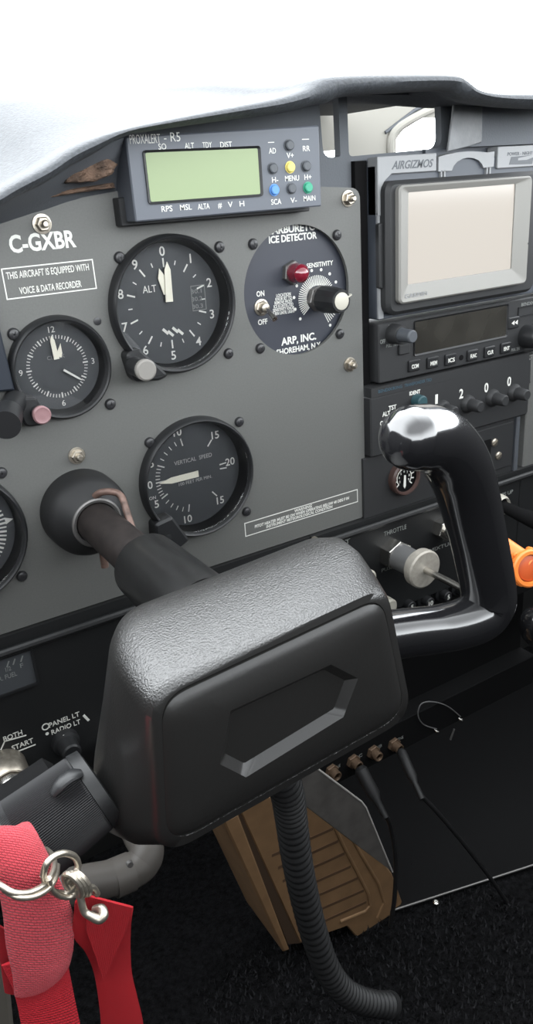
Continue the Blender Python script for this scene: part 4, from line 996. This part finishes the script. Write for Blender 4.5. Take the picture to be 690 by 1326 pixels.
# ribbed sleeve on the left arm
A0, A1 = Vector(L2(-68, -32.5, 188)), Vector(L2(-101, -40, 189.5)); axd = (A1 - A0).normalized()
r = thing('ribbed_sleeve', 'ribbed black switch mount clamped round the left yoke arm', 'sleeve', tuple(A0 + Vector((0, 0, -22))))
n = 260; u = Vector((0, -1, 0)); u = (u - axd * u.dot(axd)).normalized(); v = axd.cross(u)
prs = [(0, 14), (1, 15.2), (4, 15.6), (30, 17), (33, 16.6), (34, 11)]
rg = []
for t, rr in prs:
    rg.append([tuple(A0 + axd * t + (u * math.cos(2 * PI * i / n) + v * math.sin(2 * PI * i / n)) * (rr + (.32 if i % 2 and 3 < t < 31 else 0))) for i in range(n)])
b = B(); b.loft(rg); obj('ribbed_body', b, 'rib', r, smoothang=15)
b = B(); b.lathe(A0 - axd * 2, axd, [(0, 12.5), (.5, 15.5), (5, 16.2), (5.5, 15)], 48); obj('end_ring', b, 'black', r)
cl = A0 + axd * 20 + Vector((0, 12, -3))
b = B(); b.lathe(cl - axd * 12, axd, [(0, 12), (2, 16), (22, 17), (30, 15), (33, 8)], 40); obj('switch_housing', b, 'matte', r)
for k, (t, an) in enumerate(((5, 1.9), (14, 1.75))):
    c = A0 + axd * t + (u * math.cos(an) - v * math.sin(an) * -1) * 0
b = B(); q = [A0 + axd * (6 + 12 * k / 5) + Vector((0, 0, 1)) * (17.6 + 2.2 * math.sin(PI * k / 5)) + Vector((0, -6, -1.5)) for k in range(6)]; b.tube(q, [1.0, 1.5, 1.6, 1.6, 1.5, 1.0], 12, flat=2.0); obj('clip', b, 'bezel', r)

# ================================================================ RED WEBBING, RINGS, HOOK, RIBBON
def ribbon(name, rows, th, m, label, cat, cross=9, k=6, bulge=0, parts=None, vlen=10):
    Lp = smooth([at(a[0], a[1], d) for a, _, d in rows], k); Rp = smooth([at(c[0], c[1], d) for _, c, d in rows], k)
    n = len(Lp); vs, uv = [], []
    for side in (0, 1):
        for i in range(n):
            for j in range(cross):
                t = j / (cross - 1); p = Lp[i].lerp(Rp[i], t)
                tan = (Lp[min(i + 1, n - 1)] + Rp[min(i + 1, n - 1)] - Lp[max(i - 1, 0)] - Rp[max(i - 1, 0)]).normalized()
                ac = (Rp[i] - Lp[i]).normalized(); nn = tan.cross(ac).normalized()
                if nn.y > 0: nn = -nn
                p = p + nn * (bulge * math.sin(PI * t) + (th / 2 if side else -th / 2) * (.4 if j in (0, cross - 1) else 1)); vs.append(tuple(p)); uv.append((t, i / n))
    fs = []; o_ = n * cross
    for i in range(n - 1):
        for j in range(cross - 1):
            a = i * cross + j; fs.append((a, a + 1, a + cross + 1, a + cross)); fs.append((o_ + a + cross, o_ + a + cross + 1, o_ + a + 1, o_ + a))
        for j in (0, cross - 1):
            a = i * cross + j; fs.append((a, a + cross, o_ + a + cross, o_ + a))
    for i in (0, n - 1):
        for j in range(cross - 1): a = i * cross + j; fs.append((a, a + 1, o_ + a + 1, o_ + a))
    b = B(); b.add(vs, fs); return b, uv
rows = [((-22, 1110), (36, 1095), 196), ((-24, 1080), (30, 1072), 204), ((-22, 1066), (38, 1066), 214), ((-18, 1074), (52, 1088), 224), ((-12, 1100), (66, 1115), 229), ((-4, 1140), (82, 1150), 232), ((4, 1185), (94, 1182), 233), ((8, 1225), (95, 1222), 233), ((16, 1262), (90, 1248), 233), ((19, 1290), (84, 1258), 232)]
b, uv = ribbon('webbing_strap', rows, 1.8, 'strap', '', '', bulge=2.2, cross=11)
st = obj('webbing_strap', b, 'strap', uv=uv, smoothang=60); tag(st, 'red webbing strap, tinted pinkish as if lit, looped over the left yoke arm', 'strap')
rows = [((2, 1250), (86, 1215), 229.5), ((14, 1275), (88, 1246), 231), ((22, 1300), (93, 1275), 231.5), ((30, 1340), (104, 1328), 232), ((44, 1400), (118, 1390), 232), ((60, 1470), (130, 1460), 230)]
b, uv = ribbon('', rows, 1.4, '', '', '', bulge=1, cross=11)
M_['strap2'] = web('red_webbing', (.38, .011, .020), (16, 40))
obj('webbing_tail', b, 'strap2', st, uv=uv, smoothang=60, label='brighter red webbing tail below the stitched end')
rows = [((-6, 1195), (10, 1205), 226), ((-2, 1230), (16, 1240), 226), ((6, 1285), (22, 1287), 226)]
b, uv = ribbon('', rows, 1.2, '', '', '', cross=5); obj('webbing_flap', b, 'strap2', st, uv=uv, smoothang=60)
# rings
def ringpath(c, ux, uy, a, bb, n=48):
    return [tuple(Vector(c) + Vector(ux) * (a * math.cos(2 * PI * i / n)) + Vector(uy) * (bb * math.sin(2 * PI * i / n))) for i in range(n + 1)]
c = at(26, 1128, 232); ex = Vector(at(70, 1106, 226)) - Vector(at(-14, 1150, 240)); 
pts = [at(*q) for q in ((-10, 1138, 232), (0, 1146, 240), (18, 1156, 243), (38, 1156, 243), (56, 1147, 241), (67, 1132, 237), (70, 1116, 230), (64, 1104, 220), (52, 1100, 208), (20, 1110, 200), (-6, 1124, 206), (-10, 1138, 232))]
b = B(); b.tube(smooth(pts, 7), 1.0, 12); b.tube([tuple(Vector(p) + Vector((.6, -.8, -1.3))) for p in smooth(pts[1:7], 7)], .9, 12); o = obj('split_ring', b, 'nickel'); tag(o, 'larger nickel ring running round the looped webbing strap', 'ring')
c = Vector(at(79, 1131, 240)); ux = (Vector(at(100, 1124, 236)) - c); uy = (Vector(at(84, 1105, 238)) - c)
P = [at(*q) for q in ((56, 1133, 240), (60, 1119, 241), (70, 1109, 240), (84, 1105, 239), (97, 1110, 238), (101, 1122, 238), (95, 1134, 239), (88, 1142, 238))]
P2 = [at(*q) for q in ((56, 1133, 240), (60, 1146, 239), (70, 1155, 238), (84, 1157, 238), (96, 1150, 239), (103, 1140, 240))]
b = B(); b.tube(smooth(P, 7), 1.05, 12); b.tube(smooth(P2, 7), 1.05, 12)
P3 = [tuple(Vector(p) + Vector((1, -1.2, -1))) for p in P2]; b.tube(smooth(P3, 7), .9, 12)
o = obj('split_ring', b, 'nickel'); tag(o, 'smaller nickel ring joining the larger ring to the swivel hook', 'ring')
r = thing('swivel_hook', 'nickel swivel hook caught in the folded red ribbon', 'hook', tuple(at(110, 1190, 238)))
c = Vector(at(102, 1146, 240))
b = B(); 
for k in range(3):
    cc_ = Vector(at(95 + 5 * k, 1146 - 1 * k, 240)); b.tube(ringpath(cc_, (.35, -.5, .15), (-.2, .1, 1), 4.2, 4.6, 24), 1.0, 10)
obj('swivel', b, 'nickel', r)
b = B(); b.tube(smooth([at(*q) for q in ((102, 1150, 240), (105, 1166, 241), (109, 1180, 242), (117, 1186, 243), (128, 1190, 244), (134, 1185, 244), (131, 1177, 242), (122, 1178, 240))], 7), lerp_list([1.3, 1.2, 1.2, 1.3, 1.6, 1.6, 1.5, 1.3], 7), 12); obj('hook', b, 'nickel', r)
b = B(); b.tube(smooth([at(*q) for q in ((104, 1158, 240), (112, 1150, 240), (121, 1150, 239), (126, 1158, 238))], 6), 1.0, 10); obj('spring_gate', b, 'nickel', r)
# red ribbon
rows = [((104, 1158), (172, 1174), 232), ((98, 1166), (172, 1178), 235), ((96, 1180), (170, 1192), 235), ((95, 1212), (169, 1212), 233), ((110, 1232), (169, 1236), 231), ((121, 1258), (171, 1262), 230), ((127, 1290), (178, 1292), 230), ((131, 1330), (186, 1330), 230), ((134, 1400), (192, 1400), 230)]
b, uv = ribbon('', rows, .8, '', '', '', bulge=.8, cross=9)
st = obj('red_ribbon', b, 'ribbon', uv=uv, smoothang=60); tag(st, 'plain bright red ribbon folded over the swivel hook', 'ribbon')
P = [at(*q) for q in ((110, 1160, 236.5), (172, 1176, 238), (163, 1205, 237), (150, 1235, 236), (134, 1270, 234), (124, 1240, 234), (112, 1205, 236))]
b = B(); b.add([tuple(p) for p in P], [tuple(range(7))]); b.add([(x, y + 1.2, z) for x, y, z in P], [tuple(range(7))[::-1]])
for i in range(7): b.f.append((i, (i + 1) % 7, 7 + (i + 1) % 7, 7 + i))
obj('folded_end', b, 'ribbon', st, uv=[(v[0] * .02, v[2] * .02) for v in b.v])
